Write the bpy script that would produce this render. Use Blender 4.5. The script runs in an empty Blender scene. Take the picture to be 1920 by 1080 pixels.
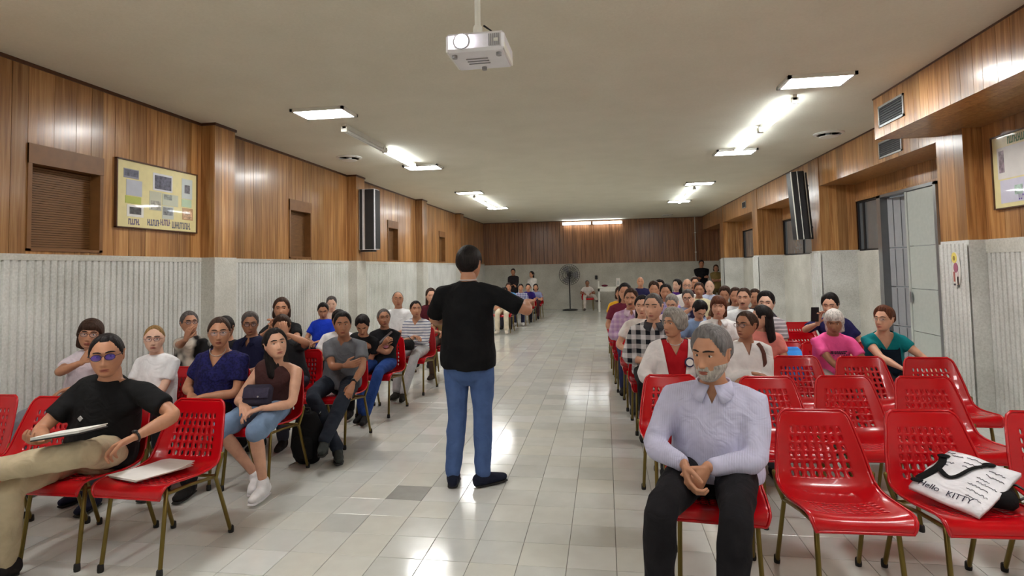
import bpy, bmesh, math, random
import numpy as np
from mathutils import Vector, Matrix

# ---------------------------------------------------------------- camera, world, exposure
scene = bpy.context.scene
COL = scene.collection
R = math.radians
F_PX, CX, CY = 1096.0, 960.0, 449.0
CAM_H = 1.55
YAW, PITCH, ROLL = R(8.95), R(2.83), R(1.12)

cam_data = bpy.data.cameras.new('camera')
cam = bpy.data.objects.new('camera', cam_data)
COL.objects.link(cam)
cam_data.sensor_fit = 'HORIZONTAL'
cam_data.sensor_width = 36.0
cam_data.lens = F_PX / 1920.0 * 36.0
cam_data.shift_x = 0.0
cam_data.shift_y = -(540.0 - CY) / 1920.0
cam_data.clip_start = 0.05
cam_data.clip_end = 100
fw = Vector((-math.sin(YAW) * math.cos(PITCH), math.cos(YAW) * math.cos(PITCH), math.sin(PITCH)))
rt = Vector((math.cos(YAW), math.sin(YAW), 0))
up = rt.cross(fw)
rt2 = rt * math.cos(ROLL) - up * math.sin(ROLL)
up2 = up * math.cos(ROLL) + rt * math.sin(ROLL)
mw = Matrix.Identity(4)
for i_ in range(3):
    mw[i_][0] = rt2[i_]; mw[i_][1] = up2[i_]; mw[i_][2] = -fw[i_]
mw[2][3] = CAM_H
cam.matrix_world = mw
scene.camera = cam

world = bpy.data.worlds.new('world')
scene.world = world
world.use_nodes = True
world.node_tree.nodes['Background'].inputs[0].default_value = (0.9, 0.95, 1.0, 1)
world.node_tree.nodes['Background'].inputs[1].default_value = 0.05

scene.view_settings.view_transform = 'Standard'
scene.view_settings.look = 'None'
scene.view_settings.gamma = 1.0
scene.view_settings.use_curve_mapping = False
scene.view_settings.exposure = 1.45
scene.cycles.max_bounces = 7
scene.cycles.diffuse_bounces = 5
scene.cycles.glossy_bounces = 3
scene.cycles.sample_clamp_indirect = 6.0
PANEL_E = 23.0      # light panels
TUBE_E = 8.5       # fluorescent tubes

# room dimensions (metres)
XL, XR, YB, YF, ZC = -4.53, 4.05, 21.8, -4.0, 3.28
DADO = 1.74
XN = 3.67           # face of the nearest stretch of the side wall
XC = 3.50           # face of its columns
rnd = random.Random(7)

# ---------------------------------------------------------------- materials
def lin(r, g=None, b=None):
    if g is None:
        r, g, b = r
    f = lambda c: (c / 255.0 / 12.92) if c / 255.0 <= 0.04045 else ((c / 255.0 + 0.055) / 1.055) ** 2.4
    return (f(r), f(g), f(b), 1.0)

class NT:
    """small helper around a node tree"""
    def __init__(self, name):
        self.m = bpy.data.materials.new(name)
        self.m.use_nodes = True
        self.t = self.m.node_tree
        self.b = self.t.nodes['Principled BSDF']
    def n(self, kind, **kw):
        x = self.t.nodes.new(kind)
        for k, v in kw.items():
            if k.startswith('i_'):
                x.inputs[int(k[2:])].default_value = v
            else:
                setattr(x, k, v)
        return x
    def l(self, a, ao, b, bi):
        self.t.links.new(a.outputs[ao], b.inputs[bi])
    def ramp(self, src, so, stops):
        r = self.n('ShaderNodeValToRGB')
        while len(r.color_ramp.elements) < len(stops):
            r.color_ramp.elements.new(0.5)
        for e, (p, c) in zip(r.color_ramp.elements, stops):
            e.position = p; e.color = c
        self.l(src, so, r, 0)
        return r
    def bump(self, src, so, strength, dist=0.01):
        b = self.n('ShaderNodeBump')
        b.inputs['Strength'].default_value = strength
        b.inputs['Distance'].default_value = dist
        self.l(src, so, b, 'Height')
        self.l(b, 0, self.b, 'Normal')
    def base(self, src, so):
        self.l(src, so, self.b, 'Base Color')

def plain(name, rgb, rough=0.5, metal=0.0, coat=0.0, spec=0.5, noise=0.0, alpha=1.0, nscale=12.0, trans=0.0):
    k = NT(name)
    c = lin(rgb)
    k.b.inputs['Base Color'].default_value = c
    k.b.inputs['Roughness'].default_value = rough
    k.b.inputs['Metallic'].default_value = metal
    k.b.inputs['Coat Weight'].default_value = coat
    k.b.inputs['Specular IOR Level'].default_value = spec
    k.b.inputs['Alpha'].default_value = alpha
    k.b.inputs['Transmission Weight'].default_value = trans
    tc = k.n('ShaderNodeTexCoord')
    no = k.n('ShaderNodeTexNoise')
    no.inputs['Scale'].default_value = nscale
    no.inputs['Detail'].default_value = 3
    k.l(tc, 'Object', no, 'Vector')
    v = max(noise, 0.04)
    rp = k.ramp(no, 'Fac', [(0.3, tuple(x * (1 - v) for x in c[:3]) + (1,)), (0.7, tuple(min(1, x * (1 + v)) for x in c[:3]) + (1,))])
    k.base(rp, 0)
    return k.m

def emit(name, rgb, strength):
    k = NT(name)
    k.b.inputs['Base Color'].default_value = (0.8, 0.8, 0.8, 1)
    k.b.inputs['Emission Color'].default_value = rgb + (1,)
    k.b.inputs['Emission Strength'].default_value = strength
    return k.m

def wood_mat(name, dark, mid, light, rough=0.28):
    k = NT(name)
    geo = k.n('ShaderNodeNewGeometry')
    oi = k.n('ShaderNodeObjectInfo')
    mp = k.n('ShaderNodeMapping')
    mp.inputs['Scale'].default_value = (26, 26, 1.1)
    k.l(geo, 'Position', mp, 'Vector')
    no = k.n('ShaderNodeTexNoise', noise_dimensions='4D')
    no.inputs['Scale'].default_value = 1.0
    no.inputs['Detail'].default_value = 5
    no.inputs['Roughness'].default_value = 0.6
    no.inputs['Distortion'].default_value = 0.7
    k.l(mp, 0, no, 'Vector')
    mu = k.n('ShaderNodeMath', operation='MULTIPLY'); mu.inputs[1].default_value = 30
    k.l(oi, 'Random', mu, 0); k.l(mu, 0, no, 'W')
    rp = k.ramp(no, 'Fac', [(0.28, lin(dark)), (0.5, lin(mid)), (0.74, lin(light))])
    # every board has its own tone
    hs = k.n('ShaderNodeHueSaturation')
    mr = k.n('ShaderNodeMapRange'); mr.inputs[3].default_value = 0.68; mr.inputs[4].default_value = 1.2
    k.l(oi, 'Random', mr, 0); k.l(mr, 0, hs, 'Value'); k.l(rp, 0, hs, 'Color')
    k.base(hs, 0)
    k.b.inputs['Roughness'].default_value = rough
    k.b.inputs['Coat Weight'].default_value = 0.35
    k.b.inputs['Coat Roughness'].default_value = 0.16
    k.bump(no, 'Fac', 0.12, 0.004)
    return k.m

def board_wood_mat(name, dark, mid, light, rough=0.3, width=0.17):
    """wood for far cladding whose boards are joined into one mesh: tone per board from its position"""
    k = NT(name)
    geo = k.n('ShaderNodeNewGeometry')
    mp = k.n('ShaderNodeMapping'); mp.inputs['Scale'].default_value = (26, 26, 1.1)
    k.l(geo, 'Position', mp, 'Vector')
    no = k.n('ShaderNodeTexNoise'); no.inputs['Scale'].default_value = 1.0; no.inputs['Detail'].default_value = 4
    k.l(mp, 0, no, 'Vector')
    rp = k.ramp(no, 'Fac', [(0.28, lin(dark)), (0.5, lin(mid)), (0.74, lin(light))])
    wn = k.n('ShaderNodeTexWhiteNoise', noise_dimensions='3D')
    sn = k.n('ShaderNodeVectorMath', operation='SNAP'); sn.inputs[1].default_value = (width, width, 9)
    k.l(geo, 'Position', sn, 0); k.l(sn, 0, wn, 'Vector')
    hs = k.n('ShaderNodeHueSaturation')
    mr = k.n('ShaderNodeMapRange'); mr.inputs[3].default_value = 0.78; mr.inputs[4].default_value = 1.2
    k.l(wn, 0, mr, 0); k.l(mr, 0, hs, 'Value'); k.l(rp, 0, hs, 'Color')
    k.base(hs, 0)
    k.b.inputs['Roughness'].default_value = rough
    k.b.inputs['Coat Weight'].default_value = 0.3
    k.b.inputs['Coat Roughness'].default_value = 0.18
    return k.m

def stone_mat(name, lo, hi, rough=0.7):
    k = NT(name)
    geo = k.n('ShaderNodeNewGeometry')
    a = k.n('ShaderNodeTexNoise'); a.inputs['Scale'].default_value = 2.2; a.inputs['Detail'].default_value = 6
    b = k.n('ShaderNodeTexNoise'); b.inputs['Scale'].default_value = 55; b.inputs['Detail'].default_value = 3
    k.l(geo, 'Position', a, 'Vector'); k.l(geo, 'Position', b, 'Vector')
    mx = k.n('ShaderNodeMix', data_type='FLOAT'); mx.inputs[0].default_value = 0.45
    k.l(a, 'Fac', mx, 2); k.l(b, 'Fac', mx, 3)
    rp = k.ramp(mx, 0, [(0.32, lin(lo)), (0.66, lin(hi))])
    k.base(rp, 0)
    k.b.inputs['Roughness'].default_value = rough
    k.bump(b, 'Fac', 0.35, 0.004)
    return k.m

def tile_mat(name, s):
    k = NT(name)
    geo = k.n('ShaderNodeNewGeometry')
    sn = k.n('ShaderNodeVectorMath', operation='SNAP'); sn.inputs[1].default_value = (s, s, 50)
    ad = k.n('ShaderNodeVectorMath', operation='ADD'); ad.inputs[1].default_value = (TX0 * -1, TY0 * -1, 10)
    k.l(geo, 'Position', ad, 0); k.l(ad, 0, sn, 0)
    wn = k.n('ShaderNodeTexWhiteNoise', noise_dimensions='3D'); k.l(sn, 0, wn, 'Vector')
    rp = k.ramp(wn, 0, [(0.0, lin(196, 197, 192)), (0.1, lin(201, 202, 197)), (0.4, lin(208, 209, 204)), (0.75, lin(211, 210, 201)), (1.0, lin(217, 218, 215))])
    no = k.n('ShaderNodeTexNoise'); no.inputs['Scale'].default_value = 9; no.inputs['Detail'].default_value = 6
    k.l(geo, 'Position', no, 'Vector')
    mr = k.n('ShaderNodeMapRange'); mr.inputs[3].default_value = 0.9; mr.inputs[4].default_value = 1.08
    k.l(no, 'Fac', mr, 0)
    hs = k.n('ShaderNodeHueSaturation'); k.l(rp, 0, hs, 'Color'); k.l(mr, 0, hs, 'Value')
    k.base(hs, 0)
    r2 = k.n('ShaderNodeMapRange'); r2.inputs[3].default_value = 0.06; r2.inputs[4].default_value = 0.20
    k.l(no, 'Fac', r2, 0); k.l(r2, 0, k.b, 'Roughness')
    k.b.inputs['Specular IOR Level'].default_value = 0.55
    n2 = k.n('ShaderNodeTexNoise'); n2.inputs['Scale'].default_value = 4.0; k.l(geo, 'Position', n2, 'Vector')
    k.bump(n2, 'Fac', 0.06, 0.02)
    return k.m

TILE = 0.2565
TX0, TY0 = 0.0195, 0.02
M = {}
M['wood'] = wood_mat('wood board', (124, 78, 40), (172, 122, 72), (204, 160, 106))
M['wood_far'] = board_wood_mat('wood board far', (134, 86, 44), (180, 128, 76), (208, 162, 108))
M['wood_back'] = board_wood_mat('wood board dark', (110, 72, 48), (144, 98, 66), (170, 122, 86))
M['wood_dark'] = plain('wood recess', (74, 44, 24), 0.5, noise=0.2)
M['trim_wood'] = plain('dark wood strip', (82, 48, 26), 0.35, noise=0.2)
M['stone'] = stone_mat('fluted cement', (186, 186, 180), (226, 226, 222))
M['stone_smooth'] = stone_mat('smooth cement', (180, 178, 168), (216, 214, 205), 0.55)
M['ceiling'] = stone_mat('ceiling plaster', (220, 215, 196), (230, 225, 207), 0.8)
M['tile'] = tile_mat('terrazzo tile', TILE)
M['tile_dark'] = plain('dark terrazzo', (160, 161, 158), 0.16, noise=.06)
M['grout'] = plain('grout', (128, 126, 118), 0.8, noise=0.1)
M['panel_light'] = emit('light panel', (1.0, 0.99, 0.96), PANEL_E)
M['tube_light'] = emit('fluorescent tube', (0.88, 0.95, 1.0), TUBE_E)
M['tube_off'] = plain('unlit tube', (232, 232, 228), 0.3)
M['white_metal'] = plain('white enamel', (232, 230, 222), 0.4)
M['white_plastic'] = plain('white plastic', (226, 224, 228), 0.35)
M['grey_plastic'] = plain('grey plastic', (150, 148, 150), 0.4)
M['black'] = plain('black plastic', (22, 22, 24), 0.45)
M['grille'] = plain('dark grille', (36, 36, 38), 0.6)
M['steel'] = plain('brushed metal', (170, 172, 174), 0.3, 0.8)
M['door_grey'] = plain('grey painted sheet', (158, 160, 164), 0.4)
M['door_light'] = plain('pale painted sheet', (196, 202, 196), 0.22, coat=0.4)
M['glass_dark'] = plain('window glass', (132, 138, 142), 0.08, 0.3, coat=0.6)
M['shutter'] = plain('brown shutter', (122, 84, 46), 0.55, noise=0.08)
M['shutter_box'] = plain('brown shutter box', (130, 88, 48), 0.45, noise=0.1)
M['red'] = plain('red plastic', (186, 4, 18), 0.26, coat=0.28, spec=0.35, noise=0.06, nscale=5)
M['brass'] = plain('brass tube', (118, 100, 48), 0.35, 0.75)
M['rubber'] = plain('rubber', (26, 24, 22), 0.7)
M['paper'] = plain('white paper', (236, 234, 230), 0.6)

# ---------------------------------------------------------------- object helpers
def link(o, parent=None):
    COL.objects.link(o)
    if parent is not None:
        o.parent = parent
    return o

def tag(o, label=None, cat=None, group=None, kind=None):
    if label: o['label'] = label
    if cat: o['category'] = cat
    if group: o['group'] = group
    if kind: o['kind'] = kind
    return o

def empty(name, loc=(0, 0, 0), rz=0.0, parent=None):
    o = bpy.data.objects.new(name, None)
    o.empty_display_size = 0.1
    o.location = loc
    o.rotation_euler = (0, 0, rz)
    return link(o, parent)

class G:
    """collects vertices and faces"""
    def __init__(s):
        s.v = []; s.f = []
    def add(s, vs, fs):
        o = len(s.v)
        s.v.extend([tuple(map(float, p)) for p in vs])
        s.f.extend([tuple(i + o for i in f) for f in fs])
        return s
    def box(s, x0, x1, y0, y1, z0, z1):
        vs = [(x0, y0, z0), (x1, y0, z0), (x1, y1, z0), (x0, y1, z0), (x0, y0, z1), (x1, y0, z1), (x1, y1, z1), (x0, y1, z1)]
        return s.add(vs, [(0, 3, 2, 1), (4, 5, 6, 7), (0, 1, 5, 4), (1, 2, 6, 5), (2, 3, 7, 6), (3, 0, 4, 7)])
    def cbox(s, c, d, rot=None, bev=0.0):
        """box by centre and size, optional rotation matrix and chamfer"""
        hx, hy, hz = d[0] / 2, d[1] / 2, d[2] / 2
        if bev > 0:
            vs = []
            for sx in (-1, 1):
                for sy in (-1, 1):
                    for sz in (-1, 1):
                        vs += [(sx * (hx - bev), sy * (hy - bev), sz * hz), (sx * (hx - bev), sy * hy, sz * (hz - bev)), (sx * hx, sy * (hy - bev), sz * (hz - bev))]
            bm = bmesh.new()
            for p in vs: bm.verts.new(p)
            bmesh.ops.convex_hull(bm, input=bm.verts)
            bm.verts.index_update()
            vv = [tuple(v.co) for v in bm.verts]; ff = [[v.index for v in f.verts] for f in bm.faces]
            bm.free()
        else:
            g = G().box(-hx, hx, -hy, hy, -hz, hz); vv, ff = g.v, g.f
        m = rot.to_3x3() if rot is not None else Matrix.Identity(3)
        vv = [tuple(m @ Vector(p) + Vector(c)) for p in vv]
        return s.add(vv, ff)
    def tube(s, pts, rad, n=10, side=None, rnd_cap=True, flat=False):
        P = np.array(pts, float); m = len(P)
        rr = [(r, r) if np.isscalar(r) else tuple(r) for r in (rad if hasattr(rad, '__len__') else [rad] * m)]
        T = np.zeros_like(P)
        T[0] = P[1] - P[0]; T[-1] = P[-1] - P[-2]
        for i in range(1, m - 1):
            a = P[i] - P[i - 1]; b = P[i + 1] - P[i]
            T[i] = a / (np.linalg.norm(a) + 1e-9) + b / (np.linalg.norm(b) + 1e-9)
        T /= (np.linalg.norm(T, axis=1)[:, None] + 1e-9)
        if side is None:
            d = P[-1] - P[0]; d = d / (np.linalg.norm(d) + 1e-9)
            side = np.eye(3)[np.argmin(np.abs(d))]
        side = np.array(side, float)
        rings = []
        def frame(t, prev):
            q = prev - np.dot(prev, t) * t
            if np.linalg.norm(q) < 1e-4:
                q = np.eye(3)[np.argmin(np.abs(t))]; q = q - np.dot(q, t) * t
            q = q / np.linalg.norm(q)
            return q, np.cross(t, q)
        ang = np.arange(n) * 2 * math.pi / n
        c, sn = np.cos(ang)[:, None], np.sin(ang)[:, None]
        prev = side
        frs = []
        for i in range(m):
            q, b = frame(T[i], prev); prev = q
            frs.append((q, b))
        out = []
        def ring(p, fr, rx, ry):
            out.append(p + fr[0] * rx * c + fr[1] * ry * sn)
        r0 = min(rr[0]); r1 = min(rr[-1])
        if rnd_cap:
            ring(P[0] - T[0] * r0 * 0.85, frs[0], rr[0][0] * 0.5, rr[0][1] * 0.5)
            ring(P[0] - T[0] * r0 * 0.5, frs[0], rr[0][0] * 0.86, rr[0][1] * 0.86)
        for i in range(m):
            ring(P[i], frs[i], *rr[i])
        if rnd_cap:
            ring(P[-1] + T[-1] * r1 * 0.5, frs[-1], rr[-1][0] * 0.86, rr[-1][1] * 0.86)
            ring(P[-1] + T[-1] * r1 * 0.85, frs[-1], rr[-1][0] * 0.5, rr[-1][1] * 0.5)
        k = len(out)
        vs = np.concatenate(out)
        fs = []
        for i in range(k - 1):
            for j in range(n):
                j2 = (j + 1) % n
                fs.append((i * n + j, i * n + j2, (i + 1) * n + j2, (i + 1) * n + j))
        fs.append(tuple(range(n - 1, -1, -1)))
        fs.append(tuple(range((k - 1) * n, k * n)))
        return s.add(vs, fs)
    def ell(s, c, r, rot=None, nu=14, nv=10):
        vs = []; fs = []
        for i in range(nv + 1):
            ph = math.pi * i / nv
            for j in range(nu):
                th = 2 * math.pi * j / nu
                vs.append(Vector((r[0] * math.sin(ph) * math.cos(th), r[1] * math.sin(ph) * math.sin(th), r[2] * math.cos(ph))))
        if rot is not None:
            vs = [rot.to_3x3() @ v for v in vs]
        vs = [tuple(v + Vector(c)) for v in vs]
        for i in range(nv):
            for j in range(nu):
                j2 = (j + 1) % nu
                fs.append((i * nu + j, (i + 1) * nu + j, (i + 1) * nu + j2, i * nu + j2))
        return s.add(vs, fs)
    def lathe(s, prof, n=20, c=(0, 0, 0), ax='z'):
        vs = []; fs = []
        for (r, z) in prof:
            for j in range(n):
                a = 2 * math.pi * j / n
                p = (r * math.cos(a), r * math.sin(a), z)
                if ax == 'y': p = (p[0], p[2], p[1])
                if ax == 'x': p = (p[2], p[0], p[1])
                vs.append((p[0] + c[0], p[1] + c[1], p[2] + c[2]))
        m = len(prof)
        for i in range(m - 1):
            for j in range(n):
                j2 = (j + 1) % n
                fs.append((i * n + j, i * n + j2, (i + 1) * n + j2, (i + 1) * n + j))
        fs.append(tuple(range(n - 1, -1, -1))); fs.append(tuple(range((m - 1) * n, m * n)))
        return s.add(vs, fs)
    def mesh(s, name, mat=None, smooth=False):
        me = bpy.data.meshes.new(name)
        me.from_pydata(s.v, [], s.f)
        if mat is not None:
            me.materials.append(mat)
        if smooth:
            me.polygons.foreach_set('use_smooth', [True] * len(me.polygons))
        me.update()
        return me
    def obj(s, name, mat, parent=None, smooth=False):
        bm = bmesh.new()
        me = s.mesh(name, mat, smooth)
        bm.from_mesh(me); bmesh.ops.recalc_face_normals(bm, faces=bm.faces); bm.to_mesh(me); bm.free()
        return link(bpy.data.objects.new(name, me), parent)

_unit = {}
def unit_cube(mat):
    if mat.name not in _unit:
        _unit[mat.name] = G().box(-.5, .5, -.5, .5, -.5, .5).mesh('unit_' + mat.name, mat)
    return _unit[mat.name]

def piece(name, mat, x0, x1, y0, y1, z0, z1, parent):
    """a board, tile or panel that shares one cube mesh"""
    o = bpy.data.objects.new(name, unit_cube(mat))
    o.location = ((x0 + x1) / 2, (y0 + y1) / 2, (z0 + z1) / 2)
    o.scale = (x1 - x0, y1 - y0, z1 - z0)
    return link(o, parent)

def struct(name, g, mat, parent=None):
    o = g.obj(name, mat, parent)
    if parent is None: o['kind'] = 'structure'
    return o
# ---------------------------------------------------------------- room shell
def flutes(axis, at, sgn, a0, a1, z0, z1, pitch=0.066, flat=0.044, depth=0.014):
    """vertical fluting on a wall face; axis 'x': face at x=at running along y; sgn = direction of the outward normal"""
    g = G(); prof = []
    n = max(1, int(round((a1 - a0) / pitch))); p = (a1 - a0) / n
    fl = flat / pitch * p
    for i in range(n):
        b = a0 + i * p
        prof += [(b, 0), (b + fl, 0), (b + fl + (p - fl) * .25, -depth), (b + p - (p - fl) * .25, -depth)]
    prof.append((a1, 0))
    vs = []
    for (a, d) in prof:
        q = at + sgn * d
        for z in (z0, z1):
            vs.append((q, a, z) if axis == 'x' else (a, q, z))
    fs = [(2 * i, 2 * i + 2, 2 * i + 3, 2 * i + 1) for i in range(len(prof) - 1)]
    return g.add(vs, fs)

def plank_run(parent, axis, x0, x1, a0, a1, z0, z1, mat, holes=(), wmin=0.12, wmax=0.24, name='plank', gap=0.004, single=None):
    """boards side by side along a wall; holes = (start, end, bottom, top) openings. single: an end, boards past it are joined"""
    cuts = sorted({a0, a1} | {h[0] for h in holes if a0 < h[0] < a1} | {h[1] for h in holes if a0 < h[1] < a1})
    edges = []
    for c0, c1 in zip(cuts, cuts[1:]):
        a = c0
        while a < c1 - 1e-6:
            w = rnd.uniform(wmin, wmax)
            b = a + w
            if c1 - b < wmin: b = c1
            edges.append((a, min(b, c1))); a = min(b, c1)
    far = G(); nfar = 0
    for a, b in edges:
        spans = [(z0, z1)]
        for h in holes:
            if h[0] - 1e-6 <= a and b <= h[1] + 1e-6:
                spans = [s for s in ((z0, h[2]), (h[3], z1)) if s[1] - s[0] > 0.02]
        dd = rnd.uniform(-0.0015, 0.0015)
        for s0, s1 in spans:
            q = (x0, x1 + dd, a + gap / 2, b - gap / 2, s0, s1) if axis == 'x' else (a + gap / 2, b - gap / 2, x0, x1 + dd, s0, s1)
            if single is not None and a > single:
                far.box(*q); nfar += 1
            else:
                piece(name, mat, *q, parent)
    if nfar:
        o = far.obj('far_cladding', M['wood_far'], parent)
        o['kind'] = 'stuff'

# --- floor: slab of grout, terrazzo tiles on it
floor = struct('floor', G().box(XL - .2, XR + .8, YF - .2, YB + .2, -0.08, -0.004), M['grout'])
nx0, nx1 = int(math.floor((XL - TX0) / TILE)), int(math.ceil((XR + .25 - TX0) / TILE))
ny0, ny1 = int(math.floor((YF - TY0) / TILE)), int(math.ceil((YB - TY0) / TILE))
cells = []
for ix in range(nx0, nx1):
    for iy in range(ny0, ny1):
        x, y = TX0 + (ix + .5) * TILE, TY0 + (iy + .5) * TILE
        inview = y > 2.45 and (x + .12 * y) > -1.02 * y and x < .72 * y
        aisle = -2.25 < x < .35
        cells.append(((0 if inview else 100) + y + (0 if aisle else 1.6 + .3 * y), x, y))
cells.sort()
hg = TILE / 2 - 0.0016
tile_me = G().cbox((0, 0, -0.004), (2 * hg, 2 * hg, 0.008), bev=0.0012).mesh('tile', M['tile'])
tile_dark = G().cbox((0, 0, -0.004), (2 * hg, 2 * hg, 0.008), bev=0.0012).mesh('tile_dark', M['tile_dark'])
far = G()
for i, (d, x, y) in enumerate(cells):
    if i < 300:
        dark = abs(x + 1.391) < .05 and abs(y - 3.996) < .05
        o = bpy.data.objects.new('tile', tile_dark if dark else tile_me); o.location = (x, y, 0); link(o, floor)
    else:
        far.add([(x - hg, y - hg, 0), (x + hg, y - hg, 0), (x + hg, y + hg, 0), (x - hg, y + hg, 0),
                 (x - hg, y - hg, -.004), (x + hg, y - hg, -.004), (x + hg, y + hg, -.004), (x - hg, y + hg, -.004)],
                [(0, 1, 2, 3), (4, 5, 1, 0), (5, 6, 2, 1), (6, 7, 3, 2), (7, 4, 0, 3)])
o = far.obj('far_tiles', M['tile'], floor); o['kind'] = 'stuff'

struct('ceiling', G().box(XL - .2, XR + .8, YF - .2, YB + .2, ZC, ZC + .12), M['ceiling'])

# --- left wall
wl = struct('wall_left', G().box(XL - .3, XL - .15, YF, YB, 0, ZC), M['wood_dark'])
SH = [(3.97, 4.68), (7.89, 8.54), (11.81, 12.44), (15.70, 16.33), (0.05, 0.75)]
ZS0, ZS1 = 1.765, 2.63
holes = [(a, b, ZS0, ZS1) for a, b in SH]
PIL = [(6.00, 6.37), (9.84, 10.21), (13.68, 14.05), (17.52, 17.89), (2.16, 2.53)]
plank_run(wl, 'x', XL - .03, XL, YF, YB, DADO, ZC - .03, M['wood'], holes, single=9.0)
dl = flutes('x', XL + .022, 1, YF, YB, 0, DADO - .05).obj('fluted_dado', M['stone'], wl)
G().box(XL - .15, XL + .026, YF, YB, DADO - .05, DADO).obj('dado_cap', M['stone_smooth'], wl)
for k, (a, b) in enumerate(PIL):
    p = G().box(XL - .02, XL + .16, a + .015, b - .015, 0, ZC).obj('pilaster', M['wood_dark'], wl)
    near = a < 8
    w3 = (b - a) / 3
    for j in range(3):
        piece('plank', M['wood'], XL + .16, XL + .175, a + j * w3 + .001, a + (j + 1) * w3 - .001, DADO, ZC - .03, p)
    piece('plank', M['wood'], XL, XL + .175, a, a + .015, DADO, ZC - .03, p)
    piece('plank', M['wood'], XL, XL + .175, b - .015, b, DADO, ZC - .03, p)
    G().box(XL, XL + .19, a - .012, b + .012, 0, DADO).obj('stone_base', M['stone_smooth'], p)
tr = G().box(XL - .03, XL + .012, YF, YB, ZC - .03, ZC)
for a, b in PIL:
    tr.box(XL, XL + .19, a - .012, b + .012, ZC - .03, ZC)
struct('trim_1', tr, M['trim_wood'])

for k, (a, b) in enumerate(SH):
    w = empty('window_%d' % (k + 1)); w['kind'] = 'structure'
    f = G()
    f.box(XL - .14, XL + .012, a, a + .035, ZS0, ZS1)
    f.box(XL - .14, XL + .012, b - .035, b, ZS0, ZS1)
    f.box(XL - .14, XL + .012, a, b, ZS0, ZS0 + .02)
    f.obj('window_frame', M['shutter_box'], w)
    G().box(XL - .14, XL + .016, a, b, ZS1 - .16, ZS1).obj('shutter_box', M['shutter_box'], w)
    s = G(); z = ZS0 + .02
    while z < ZS1 - .18:
        s.box(XL - .11, XL - .092, a + .035, b - .035, z + .0015, z + .0185); z += .02
    o = s.obj('roller_slats', M['shutter'], w); o['kind'] = 'stuff'

# --- back wall
wb = struct('wall_back', G().box(XL - .2, XR + .3, YB, YB + .2, 0, ZC), M['wood_dark'])
g = G(); a = XL
while a < XR:
    w = rnd.uniform(.13, .2); g.box(a + .004, min(a + w, XR + .2) - .004, YB - .03 + rnd.uniform(-.003, .003), YB, DADO - .06, ZC - .02); a += w
o = g.obj('cladding', M['wood_back'], wb); o['kind'] = 'stuff'
G().box(XL, XR + .2, YB - .045, YB, 0, DADO - .10).obj('dado', M['stone_smooth'], wb)
G().box(XL, XR + .2, YB - .06, YB, DADO - .10, DADO - .06).obj('dado_cap', M['stone_smooth'], wb)
struct('baseboard_back', G().box(XL, XR + .2, YB - .07, YB - .045, 0, .10), M['stone_smooth'])
struct('wall_front', G().box(XL - .2, XR + .3, YF - .2, YF, 0, ZC), M['stone_smooth'])

# --- right side: near wall, columns, recessed bays, boxed soffits
wr = struct('wall_right', G().box(XR + .16, XR + .3, 10.0, YB, 0, ZC).box(XR + .7, XR + .8, 6.5, 10.0, 0, ZC).box(XN + .03, XR + .8, YF, 6.5, 0, ZC), M['wood_dark'])  # slab set back behind the door: dark sheet standing for the dark outside
plank_run(wr, 'x', XN, XN + .03, YF, 6.31, DADO, 2.85, M['wood'])
flutes('x', XN - .022, -1, YF, 6.31, 0, DADO - .13).obj('fluted_dado', M['stone'], wr)
G().box(XN - .026, XN + .03, YF, 6.31, DADO - .13, DADO).obj('dado_cap', M['stone_smooth'], wr)

CO = [(6.31, 6.77), (10.20, 10.66), (14.15, 14.62), (18.10, 18.57)]
for k, (a, b) in enumerate(CO):
    c = G().box(XC + .015, XR + .16, a + .015, b - .015, 0, ZC).obj('column_core', M['wood_dark'], wr)
    w3 = (b - a) / 3
    for j in range(3):
        piece('plank', M['wood'], XC, XC + .015, a + j * w3 + .001, a + (j + 1) * w3 - .001, DADO, ZC - .005, c)
    xe = XN if k == 0 else XR
    for j in range(2 if k == 0 else 4):
        n_ = 2 if k == 0 else 4
        u0 = XC + (xe - XC) * j / n_; u1 = XC + (xe - XC) * (j + 1) / n_
        piece('plank', M['wood'], u0 + .001, u1 - .001, a, a + .015, DADO, ZC - .005, c)
        piece('plank', M['wood'], u0 + .001, u1 - .001, b - .015, b, DADO, ZC - .005, c)
    sb = flutes('x', XC - .02, -1, a - .012, b + .012, 0, DADO - .03).box(XC - .0, XR + .1, a - .012, b + .012, 0, DADO)
    sb.obj('stone_base', M['stone'], c)

# soffit over the near wall
sf = G().box(2.88 + .02, XN + .03, YF, 6.68, 2.86, ZC).obj('soffit_near', M['wood_dark'], wr)
plank_run(sf, 'x', 2.88, 2.90, YF, 6.70, 2.84, ZC - .012, M['wood'], wmin=.11, wmax=.19)
for j in range(4):
    q0, q1 = 2.90 + j * .1925, 2.90 + (j + 1) * .1925
    piece('plank', M['wood'], q0 + .001, q1 - .001, YF, 6.70, 2.84, 2.86, sf)
piece('plank', M['wood'], 2.88, XN, 6.68, 6.70, 2.84, ZC, sf)
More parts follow.
